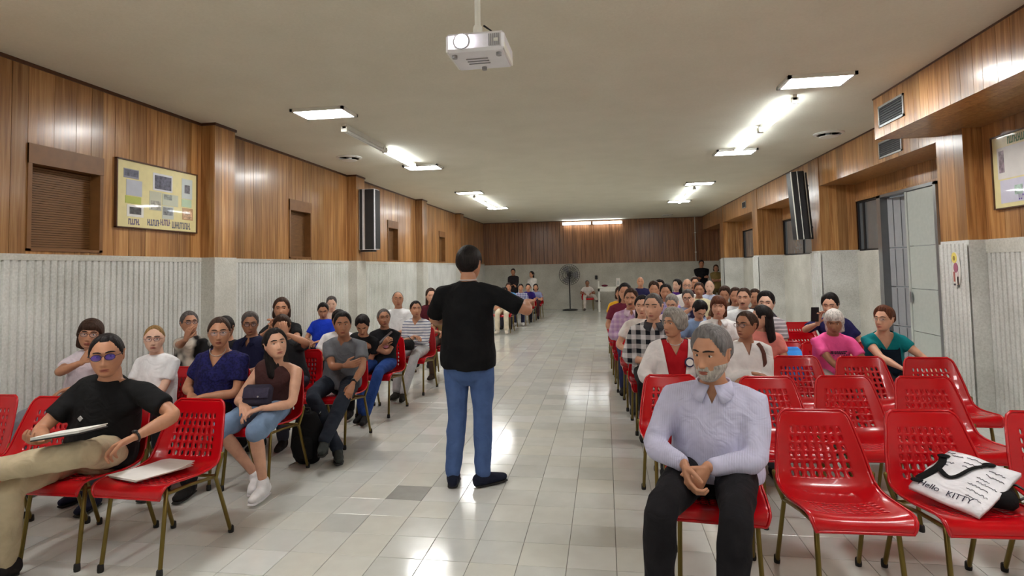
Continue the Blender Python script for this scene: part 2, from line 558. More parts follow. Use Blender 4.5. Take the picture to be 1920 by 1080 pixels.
# soffits between the columns
for (a, b) in [(6.77, 10.20), (10.66, 14.15), (14.62, 18.10), (18.57, YB)]:
    sf = G().box(XC + .03, XR + .16, a, b, 2.82, ZC).obj('soffit', M['wood_dark'], wr)
    plank_run(sf, 'x', XC + .01, XC + .03, a, b, 2.80, ZC - .012, M['wood'], wmin=.12, wmax=.22, single=(99 if a < 7 else 0))
    piece('plank', M['wood'], XC + .03, XR, a, b, 2.80, 2.82, sf)
    # lintel boards on the recessed wall
    plank_run(sf, 'x', XR, XR + .03, a, b, 2.55 if b < 19 else DADO, 2.80, M['wood'], wmin=.2, wmax=.4, single=(99 if a < 7 else 0))
    G().box(XR - .012, XR + .03, a, b, 2.52, 2.55).obj('lintel_edge', M['wood'], sf)
struct('trim_2', G().box(2.872, 2.90, YF, 6.705, ZC - .014, ZC).box(XC - .006, XC + .03, 6.77, YB, ZC - .014, ZC), M['trim_wood'])

# lower part of the recessed wall
dr = G()
for a, b in [(6.77, 7.86), (9.34, 10.20), (10.66, 14.15), (14.62, 18.10), (18.57, YB)]:
    dr.box(XR - .02, XR + .16, a, b, 0, DADO - .02)
dr.obj('dado', M['stone_smooth'], wr)
plank_run(wr, 'x', XR, XR + .03, 6.77, 7.86, DADO - .02, 2.55, M['wood'])

def bay_window(n, a, b, splits):
    w = empty('window_%d' % n); w['kind'] = 'structure'
    f = G(); z0, z1 = DADO - .02, 2.52
    f.box(XR + .02, XR + .08, a, b, z0, z0 + .03); f.box(XR + .02, XR + .08, a, b, z1 - .03, z1)
    es = [a] + splits + [b]
    for e in es:
        f.box(XR + .02, XR + .08, max(a, e - .02), min(b, e + .02), z0, z1)
    f.obj('window_frame', M['grille'], w)
    for e0, e1 in zip(es, es[1:]):
        G().box(XR + .045, XR + .052, e0 + .02, e1 - .02, z0 + .03, z1 - .03).obj('pane', M['glass_dark'], w)
bay_window(6, 9.42, 10.20, [10.0])
bay_window(7, 10.66, 14.15, [11.3, 12.0, 12.9])
bay_window(8, 14.62, 18.10, [15.6, 16.6])

# sheet-metal double door, far leaf standing ajar
d1 = empty('door_1'); d1['kind'] = 'structure'
g = G()
for y0, y1 in [(7.84, 7.90), (9.30, 9.42)]:
    g.box(XR - .03, XR + .10, y0, y1, 0, 2.52)
g.box(XR - .03, XR + .10, 7.84, 9.42, 2.48, 2.52)
g.obj('door_frame', M['steel'], d1)
zs = [0.02, .62, 1.18, 1.74, 2.47]
leaf = empty('door_leaf', (XR + .08, 9.29, 0), R(19), d1)
for z0, z1 in zip(zs, zs[1:]):
    piece('panel', M['door_grey'], -.02, .015, -.80, 0, z0 + .006, z1 - .006, leaf)
    for j in range(6):
        piece('rib', M['door_grey'], -.032, -.02, -.78 + j * .135, -.765 + j * .135, z0 + .02, z1 - .02, leaf)
leaf2 = empty('door_leaf', (XR, 7.90, 0), 0, d1)
for z0, z1 in zip(zs, zs[1:]):
    piece('panel', M['door_light'], -.02, .02, .0, .66, z0 + .004, z1 - .004, leaf2)
G().box(-.035, .03, .64, .68, .02, 2.47).obj('edge_strip', M['door_light'], leaf2)
G().box(-.05, -.035, .60, .64, 1.0, 1.14).obj('latch', M['steel'], leaf2)

# ---------------------------------------------------------------- lamps
def light_panel(x, y, label):
    e = empty('ceiling_light', (x, y, ZC))
    tag(e, label, 'ceiling light', 'square light panels in the ceiling')
    f = G()
    hx, hy = .30, .19
    f.box(-hx, hx, -hy, -hy + .03, -.03, 0); f.box(-hx, hx, hy - .03, hy, -.03, 0)
    f.box(-hx, -hx + .03, -hy, hy, -.03, 0); f.box(hx - .03, hx, -hy, hy, -.03, 0)
    f.obj('frame', M['white_metal'], e)
    G().box(-hx + .03, hx - .03, -hy + .03, hy - .03, -.026, -.012).obj('diffuser', M['panel_light'], e)

def strip_light(x, y0, y1, on, label):
    e = empty('fluorescent_strip', (x, y0, ZC))
    tag(e, label, 'strip light', 'fluorescent strips along the ceiling')
    L = y1 - y0
    G().box(-.020, .020, 0, L, -.055, 0).obj('housing', M['white_metal'], e)
    for sx in (-.020, .020):
        G().tube([(sx, .03, -.078), (sx, L - .03, -.078)], .014, 8, rnd_cap=False).obj('tube', M['tube_light'] if on else M['tube_off'], e)
    for y_ in (0, L - .03):
        G().box(-.036, .036, y_, y_ + .03, -.094, -.03).obj('end_cap', M['white_metal'], e)

nth = ['first', 'second', 'third', 'fourth']
for i, y in enumerate([5.86, 9.35, 12.75, 16.2]):
    light_panel(-2.95, y, '%s square ceiling light panel along the side with shutters, counted from the projector' % nth[i])
    light_panel(2.02, y - .02, '%s square ceiling light panel along the column side, counted from the projector' % nth[i])
for y in (2.4, -1.05):
    for x, sd in ((-2.95, 'shutter'), (2.02, 'column')):
        light_panel(x, y, 'ceiling light panel on the %s side, %s' % (sd, 'over the front row' if y > 0 else 'in front of the front row'))
strip_light(-2.97, 6.38, 7.60, False, 'unlit fluorescent strip beyond the first panel on the shutter side')
strip_light(-2.97, 7.66, 8.94, True, 'lit fluorescent strip before the second panel on the shutter side')
strip_light(1.98, 6.32, 7.62, True, 'lit fluorescent strip beyond the first panel on the column side')
strip_light(1.98, 7.68, 9.02, True, 'lit fluorescent strip before the second panel on the column side')
for x, sd in ((-2.97, 'shutter'), (2.0, 'column')):
    strip_light(x, 13.3, 14.6, True, 'far lit fluorescent strip beyond the third panel on the %s side' % sd)
    strip_light(x, 14.66, 15.95, True, 'far lit fluorescent strip before the fourth panel on the %s side' % sd)
    strip_light(x, -.55, .75, True, 'fluorescent strip in front of the front row on the %s side' % sd)
    strip_light(x, .81, 2.1, True, 'fluorescent strip next to the front row on the %s side' % sd)

for j, (a, b) in enumerate([(-1.52, -.46), (-.40, .68)]):
    e = empty('wall_tube_light', (0, YB - .03, 3.12))
    tag(e, 'lit tube high on the back wall, %s' % ('above the fan' if j == 0 else 'above the white table'), 'tube light', 'tubes on the back wall')
    G().box(a, b, -.06, 0, 0, .10).obj('housing', M['white_metal'], e)
    G().tube([(a + .02, -.10, .02), (b - .02, -.10, .02)], .022, 8, rnd_cap=False).obj('tube', M['tube_light'], e)
    for q_ in (a, b - .02):
        G().box(q_, q_ + .02, -.12, 0, -.01, .06).obj('end_cap', M['white_metal'], e)

for x, y, lab in [(-3.78, 8.3, 'round ceiling air diffuser over the shutter side, near the strip lights'), (3.02, 8.35, 'round ceiling air diffuser by the column side soffit'),
                  (-3.11, 20.6, 'round ceiling air diffuser near the back wall, shutter side'), (2.17, 20.6, 'round ceiling air diffuser near the back wall, column side')]:
    e = empty('ceiling_diffuser', (x, y, ZC)); tag(e, lab, 'air diffuser', 'round ceiling diffusers')
    G().lathe([(.19, 0), (.19, -.012), (.15, -.022), (.15, 0)], 24).obj('rim', M['white_metal'], e)
    G().lathe([(.04, 0), (.04, -.03), (.12, -.045), (.11, -.052), (.0, -.055)], 24).obj('cone', M['white_metal'], e)

def vent(x, y0, y1, z0, z1, label):
    e = empty('wall_vent', (x, (y0 + y1) / 2, z0)); tag(e, label, 'vent', 'air vents in the wooden soffit')
    L = (y1 - y0) / 2; H = z1 - z0
    f = G(); t = .022
    f.box(-.012, 0, -L, -L + t, 0, H).box(-.012, 0, L - t, L, 0, H).box(-.012, 0, -L, L, 0, t).box(-.012, 0, -L, L, H - t, H)
    f.obj('frame', M['steel'], e)
    G().box(-.003, 0, -L + t, L - t, t, H - t).obj('backing', M['black'], e)
    k = 7
    for j in range(k):
        zc = t + (H - 2 * t) * (j + .5) / k
        G().box(-.010, -.003, -L + t, L - t, zc - .004, zc + .004).obj('louver', M['grille'], e)
vent(2.88, 6.06, 6.58, 2.94, 3.16, 'large louvred vent at the end of the near wooden soffit')
vent(XC + .01, 7.48, 8.06, 2.85, 3.06, 'louvred vent in the soffit above the metal door')
vent(XC + .01, 15.2, 15.6, 2.95, 3.12, 'small dark vent in the far soffit between the last columns')
# ---------------------------------------------------------------- red chairs
def catmull(P, n):
    P = np.array(P, float); Q = np.vstack([2 * P[0] - P[1], P, 2 * P[-1] - P[-2]])
    seg = np.linalg.norm(np.diff(P, axis=0), axis=1); cum = np.concatenate([[0], np.cumsum(seg)])
    out = []
    for s in np.linspace(0, cum[-1], n):
        i = min(int(np.searchsorted(cum, s, side='right') - 1), len(P) - 2)
        t = (s - cum[i]) / seg[i]
        a, b, c, d = Q[i], Q[i + 1], Q[i + 2], Q[i + 3]
        out.append(.5 * ((2 * b) + (c - a) * t + (2 * a - 5 * b + 4 * c - d) * t * t + (3 * b - a - 3 * c + d) * t ** 3))
    return np.array(out)

def chair_shell():
    prof = [(-.262, .398), (-.258, .428), (-.225, .448), (-.12, .436), (.0, .420), (.085, .418), (.148, .436), (.190, .488), (.215, .56), (.243, .65), (.268, .73), (.284, .785)]
    NS = 400
    C = catmull(prof, NS)
    L = np.concatenate([[0], np.cumsum(np.linalg.norm(np.diff(C, axis=0), axis=1))]); L /= L[-1]
    def hw(v):
        base = np.interp(v, [0, .05, .3, .52, .62, .75, .93, .975, 1.0], [.195, .212, .225, .228, .224, .208, .178, .165, .135])
        return base
    def pos(u, v):
        y = np.interp(v, L, C[:, 0]); z = np.interp(v, L, C[:, 1])
        e = 2e-3
        dy = np.interp(v + e, L, C[:, 0]) - np.interp(v - e, L, C[:, 0]); dz = np.interp(v + e, L, C[:, 1]) - np.interp(v - e, L, C[:, 1])
        n = np.array([0, -dz, dy]); n /= np.linalg.norm(n) + 1e-9
        lift = .040 * abs(u) ** 2.6 * np.interp(v, [0, .08, .3, .5, .65, .95, 1], [.1, .5, .7, 1.0, .9, .5, .3])
        return np.array([u * hw(v), y, z]) + n * lift
    ul = [-1, -.86, -.70] + [-.70 + 1.40 * i / 8 for i in range(1, 8)] + [.70, .86, 1]
    vl = [0, .035, .07, .14, .185, .23, .275, .32, .365, .44, .50, .555] + [.60 + .0517 * i for i in range(6)] + [.91, .96, 1.0]
    seat_rows = set(range(3, 8)); back_rows = set(range(12, 18))
    NU, NV = len(ul) - 1, len(vl) - 1
    ug = []; vg = []
    for i in range(NU): ug += [ul[i], (ul[i] + ul[i + 1]) / 2]
    ug.append(ul[-1])
    for i in range(NV): vg += [vl[i], (vl[i] + vl[i + 1]) / 2]
    vg.append(vl[-1])
    uv = []; idx = {}
    def vid(a, b):
        if (a, b) not in idx:
            idx[(a, b)] = len(uv); uv.append((ug[a], vg[b]))
        return idx[(a, b)]
    fs = []; rims = []
    for i in range(NU):
        for j in range(NV):
            hole = 2 <= i <= NU - 3 and (j in seat_rows or j in back_rows)
            a, b = 2 * i, 2 * j
            if not hole:
                for da in (0, 1):
                    for db in (0, 1):
                        fs.append((vid(a + da, b + db), vid(a + da + 1, b + db), vid(a + da + 1, b + db + 1), vid(a + da, b + db + 1)))
            else:
                outer = [vid(a, b), vid(a + 1, b), vid(a + 2, b), vid(a + 2, b + 1), vid(a + 2, b + 2), vid(a + 1, b + 2), vid(a, b + 2), vid(a, b + 1)]
                cu, cv = ug[a + 1], vg[b + 1]
                su, sv = (ul[i + 1] - ul[i]) / 2 * (.44 if j in back_rows else .55), (vl[j + 1] - vl[j]) / 2 * (.66 if j in back_rows else .5)
                inner = []
                for (p, q) in [(-.75, -.75), (0, -1), (.75, -.75), (1, 0), (.75, .75), (0, 1), (-.75, .75), (-1, 0)]:
                    inner.append(len(uv)); uv.append((cu + (p - .22 * q) * su, cv + q * sv))
                for k in range(8):
                    k2 = (k + 1) % 8
                    fs.append((outer[k], outer[k2], inner[k2], inner[k]))
                rims.append(inner)
    top = np.array([pos(u, v) for u, v in uv])
    # offset along the surface normal
    e = 2e-3; T = .0065
    nor = []
    for u, v in uv:
        du = pos(u + e, v) - pos(u - e, v); dv = pos(u, min(v + e, 1)) - pos(u, max(v - e, 0))
        n = np.cross(du, dv); nor.append(n / (np.linalg.norm(n) + 1e-12))
    bot = top - np.array(nor) * T
    g = G(); N = len(uv)
    F = list(fs) + [tuple(N + k for k in reversed(f)) for f in fs]
    for r in rims:
        for k in range(8):
            k2 = (k + 1) % 8
            F.append((r[k], r[k2], N + r[k2], N + r[k]))
    border = [vid(a, 0) for a in range(2 * NU + 1)] + [vid(2 * NU, b) for b in range(1, 2 * NV + 1)] + [vid(a, 2 * NV) for a in range(2 * NU - 1, -1, -1)] + [vid(0, b) for b in range(2 * NV - 1, 0, -1)]
    for k in range(len(border)):
        a, b = border[k], border[(k + 1) % len(border)]
        F.append((b, a, N + a, N + b))
    g.add(np.vstack([top, bot]), F)
    rim = g
    # rolled edge all round
    pts = [top[k] - np.array(nor[k]) * T * .5 for k in border]
    g.tube(pts + [pts[0], pts[1]], .0075, 6, rnd_cap=False)
    return g

CH = {}
g = chair_shell()
CH['shell'] = g.mesh('chair_shell', M['red'], True)
bm = bmesh.new(); bm.from_mesh(CH['shell']); bmesh.ops.recalc_face_normals(bm, faces=bm.faces); bm.to_mesh(CH['shell']); bm.free()
fl = {}
for s in (-1, 1):
    CH['front', s] = G().tube([(s * .150, -.17, .418), (s * .168, -.185, .40), (s * .178, -.235, .02)], .0115, 8).mesh('front_leg', M['brass'], True)
    CH['rear', s] = G().tube([(s * .232, .165, .505), (s * .222, .150, .44), (s * .190, .165, .365), (s * .198, .285, .02)], .0115, 8).mesh('rear_leg', M['brass'], True)
    CH['ffoot', s] = G().lathe([(.015, 0), (.0165, .012), (.015, .036), (.012, .04)], 10, (s * .1785, -.238, 0)).mesh('rubber_foot', M['rubber'], True)
    CH['rfoot', s] = G().lathe([(.015, 0), (.0165, .012), (.015, .036), (.012, .04)], 10, (s * .1985, .290, 0)).mesh('rubber_foot', M['rubber'], True)
CH['frame'] = G().tube([(-.168, -.185, .40), (-.175, -.02, .392), (-.192, .165, .372)], .010, 8).tube([(.168, -.185, .40), (.175, -.02, .392), (.192, .165, .372)], .010, 8) \
    .tube([(-.168, -.178, .402), (.168, -.178, .402)], .010, 8).tube([(-.19, .162, .375), (.19, .162, .375)], .010, 8).mesh('under_frame', M['brass'], True)

def chair(x, y, rz, label, group='red chairs in rows', detail=True):
    e = empty('red_chair', (x, y, 0), R(rz))
    tag(e, label, 'chair', group)
    def part(name, me, par):
        return link(bpy.data.objects.new(name, me), par)
    part('seat_shell', CH['shell'], e)
    part('under_frame', CH['frame'], e)
    for s in (-1, 1):
        lg = part('leg', CH['front', s], e); 
        if detail: part('rubber_foot', CH['ffoot', s], lg)
        lg = part('leg', CH['rear', s], e)
        if detail: part('rubber_foot', CH['rfoot', s], lg)
    return e

PRE = 'empty red perforated plastic chair '
for x, y, rz, lab in [
    (-3.95, 3.02, 0, PRE + 'at the shutter-side end of the front row'),
    (-3.45, 3.00, 2, PRE + 'beside the person in black T-shirt, on the wall side'),
    (-2.47, 3.00, -2, PRE + 'with a sheaf of white paper on its seat'),
    (1.05, 3.00, 2, PRE + 'beside the person in lilac shirt, front row'),
    (1.575, 3.02, 3, 'red perforated plastic chair holding the white tote bag'),
    (2.13, 3.04, 2, PRE + 'past the tote bag at the picture edge'),
    (.44, 3.95, 3, PRE + 'directly behind the person in lilac shirt'),
    (1.06, 3.92, 2, PRE + 'second row, between lilac shirt and white embroidered blouse'),
    (1.56, 3.97, 3, PRE + 'second row, behind the chair nearest the lilac shirt'),
    (2.05, 3.97, 3, PRE + 'second row, behind the tote bag chair'),
    (1.52, 4.85, 1, PRE + 'third row, beside the person in white embroidered blouse'),
    (1.995, 4.83, 0, PRE + 'third row, in front of the person in pink T-shirt'),
    (2.47, 4.80, -2, PRE + 'third row, in front of the person in teal top'),
    (2.45, 7.75, 4, PRE + 'against the wall, past the person holding up a phone'),
    (2.10, 6.66, 4, PRE + 'between the striped polo and the raised phone'),
    (1.70, 5.78, 3, 'red perforated plastic chair holding a bright blue bag'),
]:
    chair(x, y, rz, lab)
# ---------------------------------------------------------------- people
PENDING = []          # (object, voxel, smooth iterations, post function)
_mc = {}
def skin_mat(rgb):
    key = ('skin',) + tuple(rgb)
    if key not in _mc:
        k = NT('skin %d' % len(_mc))
        c = lin(rgb)
        tc = k.n('ShaderNodeTexCoord')
        no = k.n('ShaderNodeTexNoise'); no.inputs['Scale'].default_value = 14; no.inputs['Detail'].default_value = 4
        k.l(tc, 'Object', no, 'Vector')
        rp = k.ramp(no, 'Fac', [(0.3, (c[0] * .86, c[1] * .80, c[2] * .78, 1)), (0.7, (min(1, c[0] * 1.1), c[1] * 1.08, c[2] * 1.06, 1))])
        k.base(rp, 0)
        k.b.inputs['Roughness'].default_value = 0.5
        k.b.inputs['Subsurface Weight'].default_value = 0.0
        _mc[key] = k.m
    return _mc[key]

def cloth_mat(rgb, pat=None, rgb2=None, scale=1.0):
    key = ('cloth', tuple(rgb), pat, tuple(rgb2) if rgb2 else None, scale)
    if key in _mc: return _mc[key]
    k = NT('fabric %d' % len(_mc))
    c = lin(rgb)
    tc = k.n('ShaderNodeTexCoord')
    no = k.n('ShaderNodeTexNoise'); no.inputs['Scale'].default_value = 11; no.inputs['Detail'].default_value = 4
    k.l(tc, 'Object', no, 'Vector')
    lo = tuple(x * .86 for x in c[:3]) + (1,); hi = tuple(min(1, x * 1.1 + .004) for x in c[:3]) + (1,)
    rp = k.ramp(no, 'Fac', [(0.3, lo), (0.7, hi)])
    src = rp
    if pat:
        c2 = lin(rgb2)
        mx = k.n('ShaderNodeMix', data_type='RGBA')
        k.l(rp, 0, mx, 6); mx.inputs[7].default_value = c2
        if pat in ('hstripe', 'vstripe'):
            wv = k.n('ShaderNodeTexWave', wave_type='BANDS', bands_direction='Z' if pat == 'hstripe' else 'X')
            wv.inputs['Scale'].default_value = scale
            k.l(tc, 'Object', wv, 'Vector')
            st = k.n('ShaderNodeMath', operation='GREATER_THAN'); st.inputs[1].default_value = .72
            k.l(wv, 'Fac', st, 0); k.l(st, 0, mx, 0)
        elif pat == 'plaid':
            fs = []
            for d in ('X', 'Z'):
                wv = k.n('ShaderNodeTexWave', wave_type='BANDS', bands_direction=d); wv.inputs['Scale'].default_value = scale
                k.l(tc, 'Object', wv, 'Vector')
                st = k.n('ShaderNodeMath', operation='GREATER_THAN'); st.inputs[1].default_value = .5
                k.l(wv, 'Fac', st, 0); fs.append(st)
            ad = k.n('ShaderNodeMath', operation='ADD'); k.l(fs[0], 0, ad, 0); k.l(fs[1], 0, ad, 1)
            hf = k.n('ShaderNodeMath', operation='MULTIPLY'); hf.inputs[1].default_value = .5
            k.l(ad, 0, hf, 0); k.l(hf, 0, mx, 0)
        elif pat == 'mottle':
            n2 = k.n('ShaderNodeTexNoise'); n2.inputs['Scale'].default_value = scale; n2.inputs['Detail'].default_value = 2
            k.l(tc, 'Object', n2, 'Vector')
            st = k.n('ShaderNodeMapRange'); st.inputs[1].default_value = .48; st.inputs[2].default_value = .56
            k.l(n2, 'Fac', st, 0); k.l(st, 0, mx, 0)
        src = mx
        k.t.links.new(mx.outputs[2], k.b.inputs['Base Color'])
    else:
        k.base(rp, 0)
    k.b.inputs['Roughness'].default_value = 0.85
    k.b.inputs['Specular IOR Level'].default_value = 0.2
    n3 = k.n('ShaderNodeTexNoise'); n3.inputs['Scale'].default_value = 9; n3.inputs['Detail'].default_value = 2; n3.inputs['Distortion'].default_value = 1.5
    k.l(tc, 'Object', n3, 'Vector')
    k.bump(n3, 'Fac', 0.5, 0.02)
    _mc[key] = k.m
    return k.m

def hair_mat(rgb):
    key = ('hair',) + tuple(rgb)
    if key not in _mc:
        k = NT('hair %d' % len(_mc)); c = lin(rgb)
        tc = k.n('ShaderNodeTexCoord')
        mp = k.n('ShaderNodeMapping'); mp.inputs['Scale'].default_value = (60, 60, 12)
        no = k.n('ShaderNodeTexNoise'); no.inputs['Scale'].default_value = 1.5; no.inputs['Detail'].default_value = 3
        k.l(tc, 'Object', mp, 0); k.l(mp, 0, no, 'Vector')
        rp = k.ramp(no, 'Fac', [(0.3, tuple(x * .6 for x in c[:3]) + (1,)), (0.7, tuple(min(1, x * 1.4 + .003) for x in c[:3]) + (1,))])
        k.base(rp, 0); k.b.inputs['Roughness'].default_value = 0.55; k.b.inputs['Specular IOR Level'].default_value = 0.2
        k.bump(no, 'Fac', 0.6, 0.01)
        _mc[key] = k.m
    return _mc[key]

M['eye_white'] = plain('eye white', (214, 206, 198), 0.3)
M['eye_dark'] = plain('eye iris', (30, 20, 16), 0.25)
M['lens'] = plain('spectacle lens', (180, 190, 210), 0.05, alpha=0.12, coat=1.0)
M['lens_reflection'] = plain('lens violet reflection', (74, 56, 190), 0.08, alpha=0.5, coat=1.0)  # violet reflection on the glass, put into the lens colour
M['watch'] = plain('watch', (24, 24, 28), 0.3)

def smooth01(x): 
    x = np.clip(x, 0, 1); return x * x * (3 - 2 * x)

def head_pts(nu, nv):
    """directions and positions of the head surface, face towards -y, centre half way between chin and crown"""
    j = np.arange(nu) / nu
    th = 2 * math.pi * j + 0.62 * np.sin(2 * math.pi * j) * -1.0     # denser around the face (th=0 front)
    i = np.arange(nv + 1) / nv
    ph = math.pi * i
    TH, PH = np.meshgrid(th, ph)
    nx = np.sin(PH) * np.sin(TH); ny = -np.sin(PH) * np.cos(TH); nz = -np.cos(PH)
    x, y, z = nx * .079, ny * .099, nz * .116
    s = np.clip(-nz, 0, 1)
    # jaw and chin
    x = x * (1 - .24 * s ** 2.0) * np.where(nz < 0, np.clip(np.sin(PH), .25, 1) ** -.26, 1.0)
    y = np.where(ny > 0, y * (1 - .50 * s ** .9), y * (1 + .02 * s))
    y = y - .040 * s ** 2
    # flatter face, fuller temples
    x = x * (1 + .05 * np.exp(-((nz - .25) / .35) ** 2))
    y = np.where((ny < 0), y * (1 - .06 * np.exp(-((nz) / .5) ** 2)), y + .012 * np.exp(-((nz - .35) / .4) ** 2))
    front = smooth01((-ny - .05) / .45)
    d = np.zeros_like(x)
    gx = lambda c, w: np.exp(-((x - c) / w) ** 2)
    gz = lambda c, w: np.exp(-((z - c) / w) ** 2)
    nose = smooth01((.022 - z) / .06) * smooth01((z + .052) / .014)
    d += .026 * nose * gx(0, .0105)
    d += .008 * gz(-.040, .010) * (gx(.011, .008) + gx(-.011, .008))
    d += .006 * gz(.028, .011) * np.exp(-(x / .05) ** 4)
    for c in (-.031, .031):
        d -= .0115 * gx(c, .017) * gz(.007, .012)
        d += .0055 * gx(c * 1.35, .02) * gz(-.026, .018)
    d += .0075 * gz(-.063, .006) * np.exp(-(x / .020) ** 2)
    d += .0075 * gz(-.073, .005) * np.exp(-(x / .017) ** 2)
    d -= .0030 * gz(-.068, .002) * np.exp(-(x / .022) ** 2)
    d -= .004 * gz(-.084, .006) * np.exp(-(x / .02) ** 2)
    d += .006 * gz(-.101, .012) * np.exp(-(x / .02) ** 2)
    y = y - d * front
    return np.stack([x, y, z], -1), np.stack([nx, ny, nz], -1), TH

def grid_faces(nu, nv):
    f = []
    for i in range(nv):
        for j in range(nu):
            j2 = (j + 1) % nu
            f.append((i * nu + j, i * nu + j2, (i + 1) * nu + j2, (i + 1) * nu + j))
    return f

def hairline(ang, style):
    # ang 0 = front, pi = back; height above which hair grows
    if style == 'bald':
        return np.interp(ang, [0, .9, 1.2, 1.6, math.pi], [.3, .3, .05, .01, -.05])
    if style == 'receding':
        return np.interp(ang, [0, .5, .8, 1.25, 1.7, math.pi], [.094, .088, .070, .03, .0, -.055])
    if style == 'fringe':
        return np.interp(ang, [0, .6, .9, 1.2, 1.7, math.pi], [.036, .036, .02, -.03, -.05, -.09])
    return np.interp(ang, [0, .30, .50, .72, .92, 1.12, 1.34, 1.46, 1.70, 1.95, math.pi], [.079, .080, .083, .072, .044, .004, -.010, .024, .022, -.030, -.084])

def wave_noise(P, seed, freq):
    r = np.random.RandomState(seed); o = np.zeros(len(P))
    for _ in range(7):
        k = r.normal(size=3); k = k / np.linalg.norm(k) * freq * r.uniform(.6, 1.5)
        o += np.sin(P @ k + r.uniform(0, 6.28))
    return o / 7

def build_hair(style, k, seed, nu, nv):
    """list of G pieces in head space"""
    pts, nrm, TH = head_pts(nu, nv)
    P = pts.reshape(-1, 3); Nn = nrm.reshape(-1, 3)
    ang = np.abs((TH.reshape(-1) + math.pi) % (2 * math.pi) - math.pi)
    zl = hairline(ang, style)
    thick = {'short': .020, 'bald': .006, 'receding': .011, 'curly': .032, 'long': .020, 'bob': .024, 'tied': .012, 'fringe': .022, 'crop': .010, 'full': .028}.get(style, .018)
    m = smooth01((P[:, 2] - zl + .004 * wave_noise(P, seed + 1, 150)) / .034)
    top = smooth01((P[:, 2] - .02) / .08)
    t = thick * ((.42 + .75 * top) if style in ('short', 'crop', 'receding', 'full') else (.65 + .45 * top))
    nz = wave_noise(P, seed, 120 if style == 'curly' else 55)
    t = t * (1 + (.45 if style == 'curly' else .22) * nz)
    if style == 'curly':
        m = smooth01((P[:, 2] - np.interp(ang, [0, .5, .9, 1.3, math.pi], [.062, .055, .0, -.045, -.075])) / .02)
    off = np.where(m > .04, .0015 + m * t, -.006)
    Q = P + Nn * off[:, None] / np.linalg.norm(Nn, axis=1)[:, None]
    g = G().add(Q, grid_faces(nu, nv))
    if style in ('long', 'bob', 'fringe'):
        zend = {'long': -.27, 'bob': -.115, 'fringe': -.13}[style]
        n = 28; rows = 12
        vs = []
        for i in range(rows + 1):
            f = i / rows
            z = .045 + (zend - .045) * f
            bw = .5 * math.sin(min(1, f * 1.15) * math.pi * .5)
            for j in range(n):
                a = 2 * math.pi * j / n
                fr = 0.5 * (1 + math.cos(a))            # 1 front, 0 back
                rx = .082 + .016 * bw + (.012 if style == 'bob' else 0) * math.sin(f * math.pi)
                ry = .100 - .02 * f + (.004 * math.sin(7 * a + seed))
                keep = smooth01((math.acos(max(-1, min(1, math.cos(a)))) - 1.22) / .35)
                sc = .12 + .88 * float(keep)
                end = 1.0 if f < .9 else 1.0 - .5 * (f - .9) / .1
                wob = 1 + .03 * math.sin(9 * a + 5 * f + seed)
                vs.append((math.sin(a) * rx * sc * end * wob, -math.cos(a) * ry * sc * end * wob + .012 + .01 * f, z))
        fs = []
        for i in range(rows):
            for j in range(n):
                j2 = (j + 1) % n
                fs.append((i * n + j, i * n + j2, (i + 1) * n + j2, (i + 1) * n + j))
        fs.append(tuple(range(n))); fs.append(tuple(range(rows * n, (rows + 1) * n)))
        g.add(vs, fs)
    if style == 'tied':
        g.ell((0, .115, .02), (.034, .032, .036))
    if style == 'pony':
        pass
    return g

def euler_m(yaw, pitch, roll=0.0):
    # yaw > 0 turns the face towards +x, pitch > 0 lifts it
    return (Matrix.Rotation(yaw, 3, 'Z') @ Matrix.Rotation(-pitch, 3, 'X') @ Matrix.Rotation(roll, 3, 'Y'))

def xf(g, m, t, k=1.0):
    h = G(); h.f = list(g.f)
    A = np.array(m.to_3x3()); V = np.array(g.v) * k
    h.v = [tuple(p) for p in (V @ A.T + np.array(t))]
    return h

def ik(a, b, l1, l2, pole):
    a, b, pole = np.array(a, float), np.array(b, float), np.array(pole, float)
    d = b - a; L = np.linalg.norm(d)
    if L > (l1 + l2) * .985:
        b = a + d / L * (l1 + l2) * .985; d = b - a; L = np.linalg.norm(d)
    u = d / L
    x = (l1 * l1 - l2 * l2 + L * L) / (2 * L)
    h = math.sqrt(max(1e-6, l1 * l1 - x * x))
    p = pole - np.dot(pole, u) * u; p = p / (np.linalg.norm(p) + 1e-9)
    return a + u * x + p * h, b

